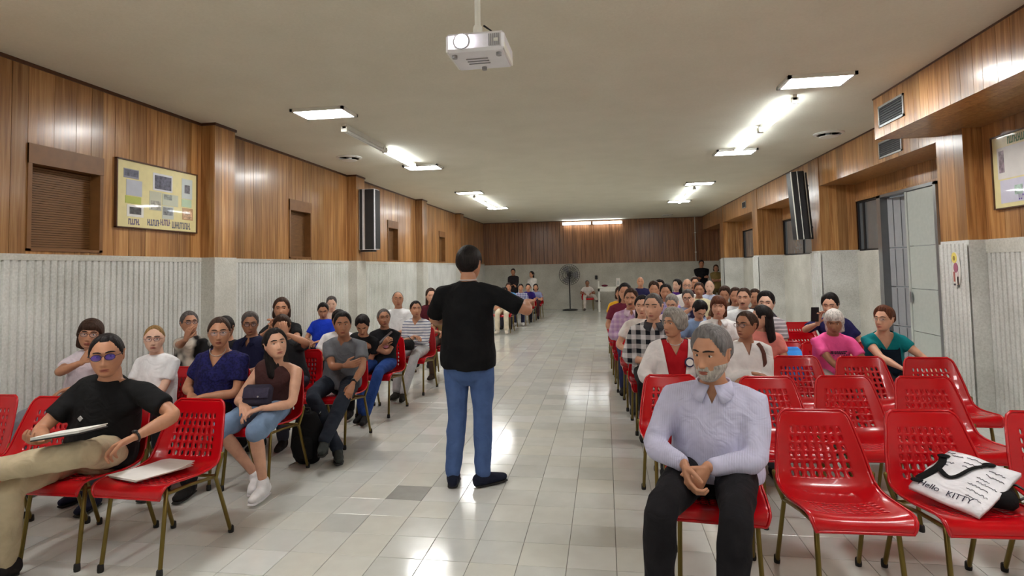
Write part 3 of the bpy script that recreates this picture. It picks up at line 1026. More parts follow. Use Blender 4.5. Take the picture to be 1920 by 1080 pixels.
def hand_geo(g, w, d, nrm, sgn, curl, k=1.0, spread=.06):
    """palm, four fingers and thumb; w wrist, d pointing direction, nrm palm side, sgn thumb side along cross(d,nrm)"""
    w, d, nrm = np.array(w, float), np.array(d, float), np.array(nrm, float)
    d /= np.linalg.norm(d); nrm = nrm - np.dot(nrm, d) * d; nrm /= np.linalg.norm(nrm)
    s = np.cross(d, nrm) * sgn
    g.tube([w - d * .01, w + d * .03 * k, w + d * .065 * k, w + d * .088 * k], [(.024 * k, .018 * k), (.034 * k, .018 * k), (.039 * k, .016 * k), (.036 * k, .012 * k)], 10, side=s)
    lens = [(.040, .025, .020), (.044, .028, .021), (.041, .026, .020), (.032, .020, .017)]
    for i in range(4):
        o = (1.5 - i) * .0195 * k
        p = w + d * (.086 - .004 * abs(i - 1.3)) * k + s * o
        a = 0.0; pts = [p - d * .012 * k]; dd = d + s * (1.5 - i) * spread; dd /= np.linalg.norm(dd)
        pts.append(p)
        for q, L in enumerate(lens[i]):
            a += curl * (.75 if q == 0 else 1.0) * (1 + .06 * i)
            v = dd * math.cos(a) + nrm * math.sin(a)
            p = p + v * L * k; pts.append(p)
        g.tube(pts, [.0098 * k, .0100 * k, .0092 * k, .0084 * k, .0070 * k], 7, side=s)
    p = w + d * .022 * k + s * .024 * k
    t1 = d * .66 + s * .66 + nrm * (.25 + .3 * curl); t1 /= np.linalg.norm(t1)
    t2 = d * .85 + s * (.42 - .5 * curl) + nrm * (.25 + .4 * curl); t2 /= np.linalg.norm(t2)
    g.tube([p - t1 * .01 * k, p + t1 * .038 * k, p + t1 * .038 * k + t2 * .030 * k, p + t1 * .038 * k + t2 * .054 * k], [.0125 * k, .0120 * k, .0100 * k, .0078 * k], 7)

def wrinkle(me, amp, freq, seed, zlo=None):
    n = len(me.vertices)
    co = np.empty(n * 3); no = np.empty(n * 3)
    me.vertices.foreach_get('co', co); me.vertices.foreach_get('normal', no)
    co = co.reshape(-1, 3); no = no.reshape(-1, 3)
    w = wave_noise(co * np.array([1.0, 1.0, .75]), seed, freq)
    w2 = wave_noise(co, seed + 5, freq * 2.1)
    f = -np.abs(w) * 1.3 + .4 + .45 * w2
    co = co + no * (amp * f)[:, None]
    me.vertices.foreach_set('co', co.reshape(-1)); me.update()

def join_geo(me, g):
    """append a G to an existing mesh as a new mesh"""
    bm = bmesh.new(); bm.from_mesh(me)
    b2 = bpy.data.meshes.new('tmp'); b2.from_pydata(g.v, [], g.f); b2.update()
    t = bmesh.new(); t.from_mesh(b2); bmesh.ops.recalc_face_normals(t, faces=t.faces); t.to_mesh(b2); t.free()
    bm.from_mesh(b2); bm.to_mesh(me); bm.free(); bpy.data.meshes.remove(b2)
    me.polygons.foreach_set('use_smooth', [True] * len(me.polygons)); me.update()

def cut_v(me, tip, slope, yfront, ztop):
    """open the front of a garment above a V"""
    bm = bmesh.new(); bm.from_mesh(me)
    for sx in (-1, 1):
        fs = [f for f in bm.faces if f.normal.y < .25 and f.calc_center_median().y < yfront + .05 and f.calc_center_median().z > tip[2] - .03 and abs(f.calc_center_median().x - tip[0]) < .2]
        geo = list({v for f in fs for v in f.verts}) + list({e for f in fs for e in f.edges}) + fs
        n = Vector((sx * slope, 0, -1)).normalized()
        bmesh.ops.bisect_plane(bm, geom=geo, plane_co=Vector(tip), plane_no=n)
    dead = []
    for f in bm.faces:
        c = f.calc_center_median()
        if f.normal.y < .35 and c.y < yfront + .03 and c.z > tip[2] + slope * abs(c.x - tip[0]) and c.z < ztop + .06:
            dead.append(f)
    bmesh.ops.delete(bm, geom=dead, context='FACES')
    bm.to_mesh(me); bm.free()

LOD = {'A': dict(body=.0115, hand=.0042, cloth=.0105, nu=72, nv=60), 'B': dict(body=.0155, hand=.008, cloth=.0155, nu=44, nv=38), 'C': dict(body=.022, hand=.012, cloth=.0225, nu=28, nv=26)}

def queue(g, name, mat, parent, voxel, it=5, post=None):
    o = g.obj(name, mat, parent, True)
    PENDING.append((o, voxel, it, post))
    return o

SKIN = {'l': (214, 166, 140), 'm': (190, 138, 108), 'd': (168, 118, 90), 'p': (226, 186, 164)}
HAIRC = {'black': (26, 20, 20), 'brown': (58, 38, 28), 'auburn': (92, 52, 34), 'grey': (146, 140, 134), 'white': (214, 208, 204), 'dkgrey': (88, 82, 80), 'blond': (140, 108, 66)}
NPERSON = [0]

def person(label, desc, head, chair_at=None, stand=None, rz=0.0, look=(0, 0), tilt=0.0, lod='B', skin='m', hair='short', hc='black', girth=1.0, k=None,
           top=('tee', (40, 40, 45)), vneck=None, pants=(40, 42, 50), plen='long', arms='lap', knees=None, ankles=None, shoes=(30, 28, 28), glasses=None, beard=None,
           over=None, group='seated audience', sleeve=None, wr_R=None, wr_L=None, hand_dir=None, chair_rz=None, chair_label=None, wide=1.0, pole=None, bust=0.0, collar=None, necklace=None, curlv=.5, watch=None):
    NPERSON[0] += 1
    seed = NPERSON[0] * 13
    q = LOD[lod]
    if chair_at is not None:
        bx, by = chair_at
        chair(bx, by, rz if chair_rz is None else chair_rz, chair_label or ('red perforated plastic chair under the ' + desc), detail=(lod != 'C'))
    else:
        bx, by = stand
    # world -> local
    rot = Matrix.Rotation(R(rz), 3, 'Z'); inv = np.array(rot.transposed())
    Hh = inv @ np.array([head[0] - bx, head[1] - by, head[2]])
    def loc(p):
        return inv @ np.array([p[0] - bx, p[1] - by, p[2]])
    seated = chair_at is not None
    kk = k if k is not None else (float(np.clip((Hh[2] - .53) / .60, .84, 1.06)) if seated else float(np.clip(Hh[2] / 1.56, .8, 1.1)))
    P = np.array([Hh[0] * .15, .055, .545]) if seated else np.array([0, 0.0, Hh[2] * .585])
    dv = Hh - P
    N = Hh - np.array([dv[0] * .10, -.030 * kk + dv[1] * .12, (.142 if seated else .128) * kk])
    mid = P + (N - P) * .5 + np.array([0, .030 if seated else .012, 0])
    def spine(t):
        if t <= 1: return (1 - t) ** 2 * P + 2 * t * (1 - t) * mid + t * t * N
        return N + (Hh + np.array([0, .02 * kk, -.03]) - N) * (t - 1)
    gw = girth; w = wide * kk
    sec = [(-.03 if seated else -.20, .135 * gw, .11 * gw), (0.0, .168 * gw, .132 * gw), (.22, .155 * gw, .125 * gw), (.42, .150 * gw, .120 * gw), (.62, .158 * (gw + 1) / 2, .115 * (gw + 1) / 2 + bust),
           (.78, .168 * wide, .105 + bust * .3), (.88, .150 * wide, .088), (.95, .105 * wide, .072), (1.0, .066, .062)]
    def sp2(t):
        if t < 0: return P + (P - spine(.05)) / np.linalg.norm(P - spine(.05)) * (-t) * .42
        return spine(t)
    tors = [sp2(t) for t, _, _ in sec]
    rad = np.array([(a * kk, b * kk) for _, a, b in sec])
    X = np.array([1.0, 0, 0])
    # limbs
    sh = {s: N + np.array([s * .164 * w, .012, -.078 * kk]) for s in (-1, 1)}
    trp = {s: N + np.array([s * .065 * w, .012, -.030 * kk]) for s in (-1, 1)}
    l1, l2 = .268 * kk, .238 * kk
    pre = {'lap': ((-.055, -.20, .115), (.055, -.215, .105)), 'thigh': ((-.13, -.27, .085), (.13, -.27, .085)), 'cross': ((.075, -.170, .215), (-.065, -.195, .185)),
           'chin': ((-.03, -.235, .36), (.03, -.20, .16)), 'down': ((-.27, -.02, -.10), (.27, -.02, -.10)), 'belly': ((.03, -.19, .17), (-.02, -.205, .145)), 'reach': ((-.20, -.42, .03), (.15, -.25, .10)),
           'phone': ((-.13, -.34, .36), (.07, -.23, .12))}[arms]
    base = P
    wr = {-1: base + np.array(pre[0]), 1: base + np.array(pre[1])}
    if wr_R is not None: wr[-1] = loc(wr_R)
    if wr_L is not None: wr[1] = loc(wr_L)
    el = {}
    for s in (-1, 1):
        pl = (s * .85, .45, -.55) if pole is None or pole.get(s) is None else pole[s]
        el[s], wr[s] = ik(sh[s], wr[s], l1, l2, pl)
    if seated:
        kn = {s: np.array([s * .105 + P[0] * .5, -.385 * kk, .506]) for s in (-1, 1)}
        an = {s: np.array([s * .110, -.37 * kk, .095]) for s in (-1, 1)}
    else:
        kn = {s: np.array([s * .095, -.02, .48 * kk]) for s in (-1, 1)}
        an = {s: np.array([s * .10, .02, .095]) for s in (-1, 1)}
    if knees:
        for s in knees: kn[s] = loc(knees[s])
    fdir = {s: np.array([s * .18, -1.0, 0]) for s in (-1, 1)}
    if ankles:
        for s in ankles:
            an[s] = loc(ankles[s][:3])
            if len(ankles[s]) > 3:
                fdir[s] = inv @ np.array([math.sin(R(ankles[s][3])), -math.cos(R(ankles[s][3])), ankles[s][4] if len(ankles[s]) > 4 else 0.0])
    hip = {s: P + np.array([s * .088 * gw ** .5, -.01, -.012 if seated else -.02]) for s in (-1, 1)}
    th_r, kn_r, cf_r, an_r = .074 * kk * gw ** .5, .052 * kk, .053 * kk * gw ** .3, .034 * kk
    def leg_path(s):
        h, kx, a = hip[s], kn[s], an[s]
        return [h, h + (kx - h) * .45, h + (kx - h) * .9, kx + (a - kx) * .06, kx + (a - kx) * .3, kx + (a - kx) * .7, a]
    # --- body mesh
    b = G()
    b.tube(tors + [spine(1.18), spine(1.5)], list(map(tuple, rad * .93)) + [(.057 * kk, .060 * kk), (.055 * kk, .060 * kk)], 16, side=X)
    for s in (-1, 1):
        S, E, W = sh[s], el[s], wr[s]
        b.tube([trp[s], trp[s] * .4 + S * .6, S, S + (E - S) * .35, S + (E - S) * .92, E + (W - E) * .1, E + (W - E) * .35, E + (W - E) * .75, W], [.034 * kk, .042 * kk, .050 * kk * gw ** .4, .047 * kk * gw ** .4, .038 * kk, .039 * kk, .040 * kk * gw ** .3, .030 * kk, .024 * kk], 10)
        b.tube(leg_path(s), [th_r, th_r * .93, kn_r * 1.05, kn_r, cf_r, an_r * 1.15, an_r], 10)
    HM = euler_m(R(look[0]) - R(rz), R(look[1]), R(tilt))
    hk = kk * (1.0 if seated else 1.0)
    pts, nrm, TH = head_pts(q['nu'], q['nv'])
    hg_ = G().add(pts.reshape(-1, 3), grid_faces(q['nu'], q['nv']))
    for s in (-1, 1):
        er = Matrix.Rotation(R(18 * s), 3, 'Z')
        hg_.ell((s * .075, .012, -.004), (.009, .019, .031), er, 10, 8)
        if lod != 'C': hg_.tube([(s * .081, .026, .018), (s * .086, .022, .024), (s * .084, .004, .022), (s * .080, .0, .0)], .0045, 6)
    headg = xf(hg_, HM, Hh, hk)
    handg = G()
    hd = {}
    for s in (-1, 1):
        d = wr[s] - el[s]; d /= np.linalg.norm(d)
        if hand_dir and s in hand_dir:
            d2, n2 = np.array(hand_dir[s][0], float), np.array(hand_dir[s][1], float)
        else:
            if arms in ('lap', 'thigh', 'belly', 'reach'):
                d2 = d * .6 + np.array([-s * .35 if arms != 'thigh' else 0, -.35, -.25]); n2 = np.array([0, -.15, -1.0])
            elif arms == 'cross':
                d2 = d; n2 = np.array([0, 1.0, -.25])
            elif arms in ('chin', 'phone') and s == -1:
                d2 = np.array([.25, .05, 1.0]); n2 = np.array([0.2, 1.0, 0])
            else:
                d2 = d; n2 = np.array([-s * 1.0, 0, -.3])
        hd[s] = (d2, n2)
        # thumb lies on the inner side
        dn = d2 / np.linalg.norm(d2); nn = n2 - np.dot(n2, dn) * dn
        side = np.cross(dn, nn)
        want = np.array([-s * 1.0, -.3, .4])
        hand_geo(handg, wr[s], d2, n2, 1 if np.dot(side, want) > 0 else -1, .85 if arms == 'cross' else curlv, kk, .03)
    smat = skin_mat(SKIN[skin])
    me0 = b.mesh('person_body', smat, True)
    body = bpy.data.objects.new('person', me0)
    body.location = (bx, by, 0); body.rotation_euler = (0, 0, R(rz))
    link(body); tag(body, label, 'person', group)
    ho = handg.obj('hands_tmp', smat, None, True)
    if lod == 'A':
        PENDING.append((ho, q['hand'], 3, None))
        def post(me, ho=ho, headg=headg):
            join_geo(me, headg)
            bm = bmesh.new(); bm.from_mesh(me); bm.from_mesh(ho.data); bm.to_mesh(me); bm.free()
            me.polygons.foreach_set('use_smooth', [True] * len(me.polygons))
            bpy.data.objects.remove(ho)
        PENDING.append((body, q['body'], 9 if lod == 'A' else 4, post))
    else:
        def post(me, ho=ho, headg=headg):
            join_geo(me, headg)
            bm = bmesh.new(); bm.from_mesh(me); bm.from_mesh(ho.data); bm.to_mesh(me); bm.free()
            me.polygons.foreach_set('use_smooth', [True] * len(me.polygons))
            bpy.data.objects.remove(ho)
        PENDING.append((body, q['body'], 9 if lod == 'A' else 4, post))
    # --- top garment
    kind, tcol = top[0], top[1]
    tm = cloth_mat(tcol, *(top[2:]))
    sl = sleeve if sleeve is not None else {'tee': .62, 'polo': .66, 'long': 2.0, 'sleeveless': 0.0, 'cap': .34, 'three': 1.35}[kind]
    g = G()
    ease = .012 if gw < 1.15 else .014
    hem = [sp2(-.10 if seated else -.20)]
    hr = [(rad[1][0] * (.99 if seated else .98) + ease, rad[1][1] * .98 + ease)]
    g.tube(hem + tors[1:], hr + [(a + ease, c + ease) for a, c in rad[1:-1]] + [(rad[-1][0] + .004, rad[-1][1] + .004)], 18, side=X, rnd_cap=False) if vneck else g.tube(hem + tors[1:] + [spine(1.10)], hr + [(a + ease, c + ease) for a, c in rad[1:-1]] + [(rad[-1][0] + .006, rad[-1][1] + .006), (.064 * kk, .066 * kk)], 18, side=X, rnd_cap=False)
    for s in (-1, 1):
        S, E, W = sh[s], el[s], wr[s]
        if sl > 0:
            path = [trp[s], trp[s] * .4 + S * .6, S, S + (E - S) * .35]; rr = [.040 * kk, .051 * kk, .060 * kk * gw ** .4, .061 * kk * gw ** .4]
            if sl <= 1:
                path.append(S + (E - S) * sl); rr.append(.061 * kk * gw ** .3)
            else:
                path += [S + (E - S) * .92, E + (W - E) * .12]; rr += [.053 * kk * gw ** .3, .052 * kk * gw ** .3]
                e = min(1.0, sl - 1.0)
                path += [E + (W - E) * (.12 + .8 * e * .5), E + (W - E) * (.12 + .83 * e)]; rr += [.046 * kk, .037 * kk]
            g.tube(path, rr, 12, rnd_cap=False)
    tipd = vneck
    def post_top(me, tipd=tipd, amp=(.0085 if lod == 'A' else .006)):
        wrinkle(me, amp, 30, seed)
        if tipd:
            dep, wd = tipd
            tip = N + np.array([0, 0, -dep - .01])
            cut_v(me, tuple(tip), (dep + .02) / wd, float(N[1]), float(N[2]))
        me.polygons.foreach_set('use_smooth', [True] * len(me.polygons))
    queue(g, {'tee': 't_shirt', 'polo': 'polo_shirt', 'long': 'shirt', 'sleeveless': 'sleeveless_top', 'cap': 'blouse', 'three': 'blouse'}[kind], tm, body, q['cloth'], 9 if lod == 'A' else 5, post_top)
    if collar is not None and lod != 'C':
        c = G(); n = 22
        cr = (rad[-1][0] + .010, rad[-1][1] + .010)
        for s in (-1, 1):
            # one flap each side
            vs = []; fs = []
            for i in range(n + 1):
                a = math.pi * .95 * i / n
                x_, y_ = s * math.sin(a), math.cos(a)
                f_ = (1 - math.cos(a)) / 2
                o = N + np.array([0, 0, .010 * kk])
                dz = -.022 * f_ ** 2
                dr = .014 + .026 * f_ ** 2
                drop = .026 + .040 * f_ ** 4
                xo = x_ + s * .22 * f_ ** 4
                vs += [o + np.array([x_ * cr[0], y_ * cr[1], dz + .012]), o + np.array([xo * (cr[0] + dr), y_ * (cr[1] + dr + .006), dz - drop]),
                       o + np.array([xo * (cr[0] + dr - .005), y_ * (cr[1] + dr), dz - drop - .003]), o + np.array([x_ * (cr[0] - .006), y_ * (cr[1] - .006), dz + .004])]
            for i in range(n):
                for m_ in range(4):
                    m2 = (m_ + 1) % 4
                    fs.append((4 * i + m_, 4 * i + m2, 4 * i + 4 + m2, 4 * i + 4 + m_))
            fs += [(0, 1, 2, 3), (4 * n + 3, 4 * n + 2, 4 * n + 1, 4 * n)]
            c.add(vs, fs)
        c.obj('collar', cloth_mat(collar), body, True)
    if over is not None:
        # open jacket worn on top
        oc = cloth_mat(over)
        g = G(); e2 = ease + .014
        g.tube([sp2(-.12)] + tors[1:], [(rad[1][0] + e2, rad[1][1] + e2)] + [(a + e2, c + e2) for a, c in rad[1:-1]] + [(rad[-1][0] + .016, rad[-1][1] + .016)], 18, side=X, rnd_cap=False)
        for s in (-1, 1):
            S, E, W = sh[s], el[s], wr[s]
            g.tube([trp[s], trp[s] * .4 + S * .6, S, S + (E - S) * .4, S + (E - S) * .92, E + (W - E) * .15, E + (W - E) * .9], [.050 * kk, .062 * kk, .071 * kk, .072 * kk, .064 * kk, .062 * kk, .050 * kk], 12, rnd_cap=False)
        def post_over(me):
            wrinkle(me, .006, 26, seed + 3)
            cut_v(me, (float(N[0]), float(N[1]), float(P[2]) - .25), 6.2, float(N[1]), float(N[2]))
            me.polygons.foreach_set('use_smooth', [True] * len(me.polygons))
        queue(g, 'jacket', oc, body, q['cloth'], 9 if lod == 'A' else 5, post_over)
    # --- legs and feet
    g = G()
    g.tube([sp2(-.03), sp2(.03), sp2(.14)] if seated else [sp2(-.20), sp2(0.0), sp2(.12)], [(rad[0][0] + .016, rad[0][1] + .016), (rad[1][0] + .006, rad[1][1] + .006), (rad[1][0] * .9, rad[1][1] * .9)], 16, side=X)
    for s in (-1, 1):
        lp = leg_path(s)
        if plen == 'long':
            g.tube(lp[:6] + [lp[6] + (lp[5] - lp[6]) * .12], [th_r + .014, th_r * .93 + .014, kn_r + .016, kn_r + .015, cf_r + .012, an_r + .026, an_r + .022], 12)
        else:
            e = .97 if plen == 'shorts' else .9
            h_, kx = lp[0], kn[s]
            g.tube([h_, h_ + (kx - h_) * .45, h_ + (kx - h_) * e], [th_r + .016, th_r * .95 + .018, kn_r + .026], 12)
    queue(g, 'trousers' if plen == 'long' else 'shorts', pants if not isinstance(pants, tuple) else cloth_mat(pants), body, q['cloth'], 3, lambda me: wrinkle(me, .0085 if lod == 'A' else .0055, 34, seed + 9))
    for s in (-1, 1):
        a = an[s]; fd = fdir[s] / np.linalg.norm(fdir[s]); dn = np.array([0, 0, -1.0])
        if abs(fd[2]) > .05:
            sh_d = (a - kn[s]); sh_d /= np.linalg.norm(sh_d); dn = sh_d - np.dot(sh_d, fd) * fd; dn /= np.linalg.norm(dn)
        sd = np.cross(fd, dn)
        hgt = min(.085, a[2]) if abs(fd[2]) <= .05 else .075
        o = a + dn * (hgt - .046)
        st = G().tube([o - fd * .045 * kk, o + fd * .03 * kk, o + fd * .09 * kk - dn * -.006, o + fd * .165 * kk - dn * -.012], [(.036 * kk, .046), (.041 * kk, .046), (.046 * kk, .036), (.034 * kk, .024)], 12, side=sd)
        st.tube([a + (kn[s] - a) * .05, o + dn * .0], [an_r + .012, an_r + .014], 10)
        so = queue(st, 'shoe', plain('shoe %d_%d' % (seed, s), shoes, .5) if False else cloth_mat(shoes), body, max(.009, q['cloth'] * .8), 2, None)
        if lod == 'A':
            b2 = o + dn * .038
            G().tube([b2 - fd * .055 * kk, b2 + fd * .03 * kk, b2 + fd * .10 * kk, b2 + fd * .178 * kk], [(.034 * kk, .008), (.041 * kk, .008), (.047 * kk, .008), (.032 * kk, .008)], 12, side=sd).obj('sole', M['rubber'] if sum(shoes) < 500 else M['white_plastic'], so, True)
    # --- head details
    nu2, nv2 = (60, 48) if lod == 'A' else ((40, 32) if lod == 'B' else (26, 22))
    hr_ = build_hair(hair, hk, seed, nu2, nv2)
    xf(hr_, HM, Hh, hk).obj('hair', hair_mat(HAIRC[hc] if isinstance(hc, str) else hc), body, True)
    flat = pts.reshape(-1, 3); fro = nrm.reshape(-1, 3)[:, 1] < -.2
    FP = flat[fro]
    def face_y(x, z):
        i = np.argmin((FP[:, 0] - x) ** 2 + (FP[:, 2] - z) ** 2); return FP[i, 1]
    for s in (-1, 1):
        ey = face_y(s * .031, .007)
        if lod == 'A':
            e = xf(G().ell((s * .031, ey + .0060, .007), (.0135, .0115, .0085), None, 14, 10), HM, Hh, hk).obj('eye', M['eye_white'], body, True)
            xf(G().ell((s * .031, ey - .0032, .0065), (.0056, .0030, .0060), None, 10, 8), HM, Hh, hk).obj('iris', M['eye_dark'], e, True)
            lid = xf(G().tube([(s * .031 + x_, ey - .004 + abs(x_) * .30, .0155 - abs(x_) ** 2 * 30) for x_ in (-.014, -.007, 0, .007, .014)], [.002, .0036, .0040, .0036, .002], 6), HM, Hh, hk)
            lid.obj('eyelid', smat, e, True)
        else:
            xf(G().ell((s * .031, ey + .004, .007), (.0125, .0075, .0058), None, 10, 6), HM, Hh, hk).obj('eye', M['eye_dark'], body, True)
        if lod != 'C':
            bp = [(s * .031 + s * x_, face_y(s * .031 + s * x_, .030) - .0015, .0285 + .004 * (1 - (x_ / .02) ** 2)) for x_ in (-.019, -.008, .004, .014, .021)]
            xf(G().tube(bp, [.0028, .0042, .0042, .0036, .0022], 6), HM, Hh, hk).obj('eyebrow', hair_mat(HAIRC['dkgrey' if hc in ('grey', 'white') else ('brown' if hc == 'auburn' else 'black')]), body, True)
    lip = G()
    for zc, hh_ in ((-.0645, .0042), (-.0725, .0050)):
        lip.tube([(x_, face_y(x_, zc) - .0008 + .0012, zc - (.0 if zc > -.07 else .0) + .0022 * (-(x_ / .022) ** 2 if zc < -.07 else (x_ / .022) ** 2 * -.5)) for x_ in (-.023, -.012, 0, .012, .023)], [.0012, hh_ * .85, hh_, hh_ * .85, .0012], 6)
    c_ = SKIN[skin]
    xf(lip, HM, Hh, hk).obj('lips', skin_mat((int(c_[0] * .80), int(c_[1] * .60), int(c_[2] * .62))), body, True)
    if beard:
        P3 = flat; N3 = nrm.reshape(-1, 3)
        style, bc = beard
        az = np.abs(P3[:, 0])
        if style == 'full':
            m = smooth01((-.030 - .25 * az * 0 - P3[:, 2] - np.where(az < .03, .020 * (1 - az / .03), 0) * 0) / .016) * smooth01((-N3[:, 1] + .25) / .3)
            mouth = np.exp(-((P3[:, 2] + .068) / .009) ** 4) * np.exp(-(P3[:, 0] / .024) ** 4)
            nose_k = np.exp(-((P3[:, 2] + .040) / .011) ** 4) * np.exp(-(P3[:, 0] / .019) ** 4)
            cheek = smooth01((P3[:, 2] + .072) / .02) * np.exp(-((az - .036) / .014) ** 2)
            m = m * (1 - mouth) * (1 - nose_k) * (1 - cheek)
        else:
            m = np.exp(-((P3[:, 2] + .0545) / .0065) ** 4) * np.exp(-(P3[:, 0] / .028) ** 4) * (N3[:, 1] < 0)
        off = np.where(m > .05, m * .0075, 0) - (1 - m) * .004
        xf(G().add(P3 + N3 * off[:, None], grid_faces(q['nu'], q['nv'])), HM, Hh, hk).obj('beard' if style == 'full' else 'moustache', hair_mat(bc), body, True)
    if glasses:
        fcol, lensm = glasses
        gg = G(); gl = G(); fy = face_y(.031, .028) - .016
        for s in (-1, 1):
            rp_ = [(s * .032 + .0245 * math.cos(a), fy + .004 * abs(math.cos(a)) * (1 if s * math.cos(a) > 0 else 0), .005 + .0175 * math.sin(a)) for a in np.linspace(0, 2 * math.pi, 17)]
            gg.tube(rp_, .0018 if lod == 'A' else .0024, 5, rnd_cap=False)
            gl.add([(s * .032 + .0240 * math.cos(a), fy + .001, .005 + .017 * math.sin(a)) for a in np.linspace(0, 2 * math.pi, 17)[:-1]] + [(s * .032 + .0240 * math.cos(a), fy + .003, .005 + .017 * math.sin(a)) for a in np.linspace(0, 2 * math.pi, 17)[:-1]],
                   [tuple(range(16)), tuple(range(31, 15, -1))] + [(i, 16 + i, 16 + (i + 1) % 16, (i + 1) % 16) for i in range(16)])
            gg.tube([(s * .0565, fy + .004, .009), (s * .078, fy + .035, .012), (s * .081, .010, .012)], .0018, 5)
        gg.tube([(-.008, fy, .008), (0, fy - .003, .011), (.008, fy, .008)], .0018, 5)
        go = xf(gg, HM, Hh, hk).obj('glasses', plain('spectacle frame %d' % seed, fcol, .35), body, True)
        xf(gl, HM, Hh, hk).obj('lens', lensm, go)
    if watch is not None:
        W, E = wr[watch], el[watch]; d = (W - E) / np.linalg.norm(W - E); c0 = W - d * .022
        q1, q2 = np.linalg.qr(np.column_stack([d, np.random.RandomState(1).normal(size=(3, 2))]))[0][:, 1:].T
        G().tube([c0 + .027 * kk * (q1 * math.cos(a) + q2 * math.sin(a)) for a in np.linspace(0, 2 * math.pi, 15)], (.005 if lod != 'A' else .006), 6, rnd_cap=False) \
            .ell(tuple(c0 + np.array([0, -.012, .027])), (.016, .012, .009)).obj('wristwatch', M['watch'], body, True)
    if necklace:
        G().tube([N + np.array([.070 * math.sin(a), -.045 - .02 * math.cos(a), .01 - .05 * math.cos(a)]) * kk for a in np.linspace(-1.7, 1.7, 11)], .003, 5).obj('necklace', plain('necklace', necklace, .4), body, True)
    def front(t, x, out=.004):
        ts = [a[0] for a in sec]
        rx = np.interp(t, ts, rad[:, 0]) + ease; ry = np.interp(t, ts, rad[:, 1]) + ease
        c0 = sp2(t)
        return c0 + np.array([x, -ry * math.sqrt(max(.02, 1 - (x / rx) ** 2)) - out, 0])
    return dict(o=body, front=front, N=N, P=P, H=Hh, wr=wr, el=el, sh=sh, k=kk, rad=rad, HM=HM, loc=loc)

def finish_people():
    for o, vox, it, post in PENDING:
        m = o.modifiers.new('r', 'REMESH'); m.mode = 'VOXEL'; m.voxel_size = vox; m.use_smooth_shade = True
        if it:
            m = o.modifiers.new('s', 'SMOOTH'); m.factor = .5; m.iterations = it
    bpy.context.view_layer.update()
    dg = bpy.context.evaluated_depsgraph_get()
    res = []
    for o, vox, it, post in PENDING:
        res.append(bpy.data.meshes.new_from_object(o.evaluated_get(dg)))
    for (o, vox, it, post), me in zip(PENDING, res):
        old = o.data; mats = list(old.materials)
        o.modifiers.clear(); o.data = me
        me.materials.clear()
        for x in mats: me.materials.append(x)
    for (o, vox, it, post), me in zip(PENDING, res):
        if post: post(me)
# ---------------------------------------------------------------- the people of the hall
GL, GR, GB = 'audience on the shutter side', 'audience on the column side', 'people at the far end'
thin = ((40, 26, 24), M['lens'])
# speaker in the aisle, seen from behind
SP = person('person standing in the aisle, back turned, in black T-shirt and blue jeans', 'standing person', (-.985, 4.20, 1.585), None, (-1.0, 4.20), rz=180, look=(176, 2), lod='A', skin='m', hair='short', hc='black', girth=1.14, wide=1.10, k=1.04,
            top=('tee', (12, 12, 15)), pants=(74, 98, 146), wr_R=(-.60, 4.44, 1.29), wr_L=(-1.12, 4.47, 1.19), pole={-1: (-1, .35, -.62), 1: (.9, .35, -.55)},
            hand_dir={-1: ((-.1, -1, .1), (0, 0, -1)), 1: ((-.5, -1, 0), (0, 0, -1))}, knees={-1: (-.905, 4.22, .49), 1: (-1.095, 4.22, .49)}, ankles={-1: (-.90, 4.17, .09, 130), 1: (-1.115, 4.15, .09, 190)}, shoes=(26, 30, 48), group='speaker', sleeve=.78)
L1 = person('person in black T-shirt and khaki trousers, legs crossed, white folder on lap', 'person in black T-shirt with crossed legs', (-2.81, 2.95, 1.10), (-2.97, 3.00), look=(34, -2), tilt=-3, lod='A', skin='m', hair='crop', hc='black', girth=1.18, wide=1.22, k=1.0,
            top=('tee', (18, 18, 20)), pants=(184, 168, 140), wr_R=(-2.93, 2.70, .70), wr_L=(-2.47, 2.76, .70), knees={1: (-2.63, 2.63, .655), -1: (-2.98, 2.56, .50)}, ankles={1: (-3.06, 2.47, .60, -70, -.5), -1: (-3.10, 2.64, .09, -30)}, shoes=(40, 36, 36),
            hand_dir={1: ((-.8, -.35, -.4), (0, -.3, -1)), -1: ((.1, -.9, .1), (.2, .1, 1.0))}, pole={1: (1, .2, -.3), -1: (-1, .3, -.3)}, glasses=((30, 24, 40), M['lens_reflection']), group=GL, watch=1, sleeve=.66, curlv=.6)
person('person in pale blouse resting chin on hand, end of second row by the wall', 'person in pale blouse resting chin', (-4.06, 4.10, 1.09), (-4.19, 4.10), look=(38, 0), tilt=8, lod='A', skin='m', hair='fringe', hc='brown', top=('tee', (228, 216, 226)), pants=(130, 128, 136),
       wr_R=(-3.95, 3.92, .90), wr_L=(-3.95, 3.85, .72), pole={-1: (-1, .1, -.35)}, hand_dir={-1: ((.5, .2, .7), (.2, 1, .2))}, glasses=thin, girth=1.1, group=GL)
person('person in white T-shirt with light blue print, arms folded on belly', 'person in white T-shirt with blue print', (-3.53, 4.15, 1.045), (-3.55, 4.12), look=(34, 2), lod='A', skin='p', hair='receding', hc='blond', girth=1.12, top=('tee', (232, 232, 236)), pants=(60, 60, 70), arms='belly', glasses=((120, 60, 56), M['lens']), ankles={1: (-3.42, 3.50, .09, 10), -1: (-3.62, 3.62, .09)}, shoes=(34, 36, 58), group=GL)
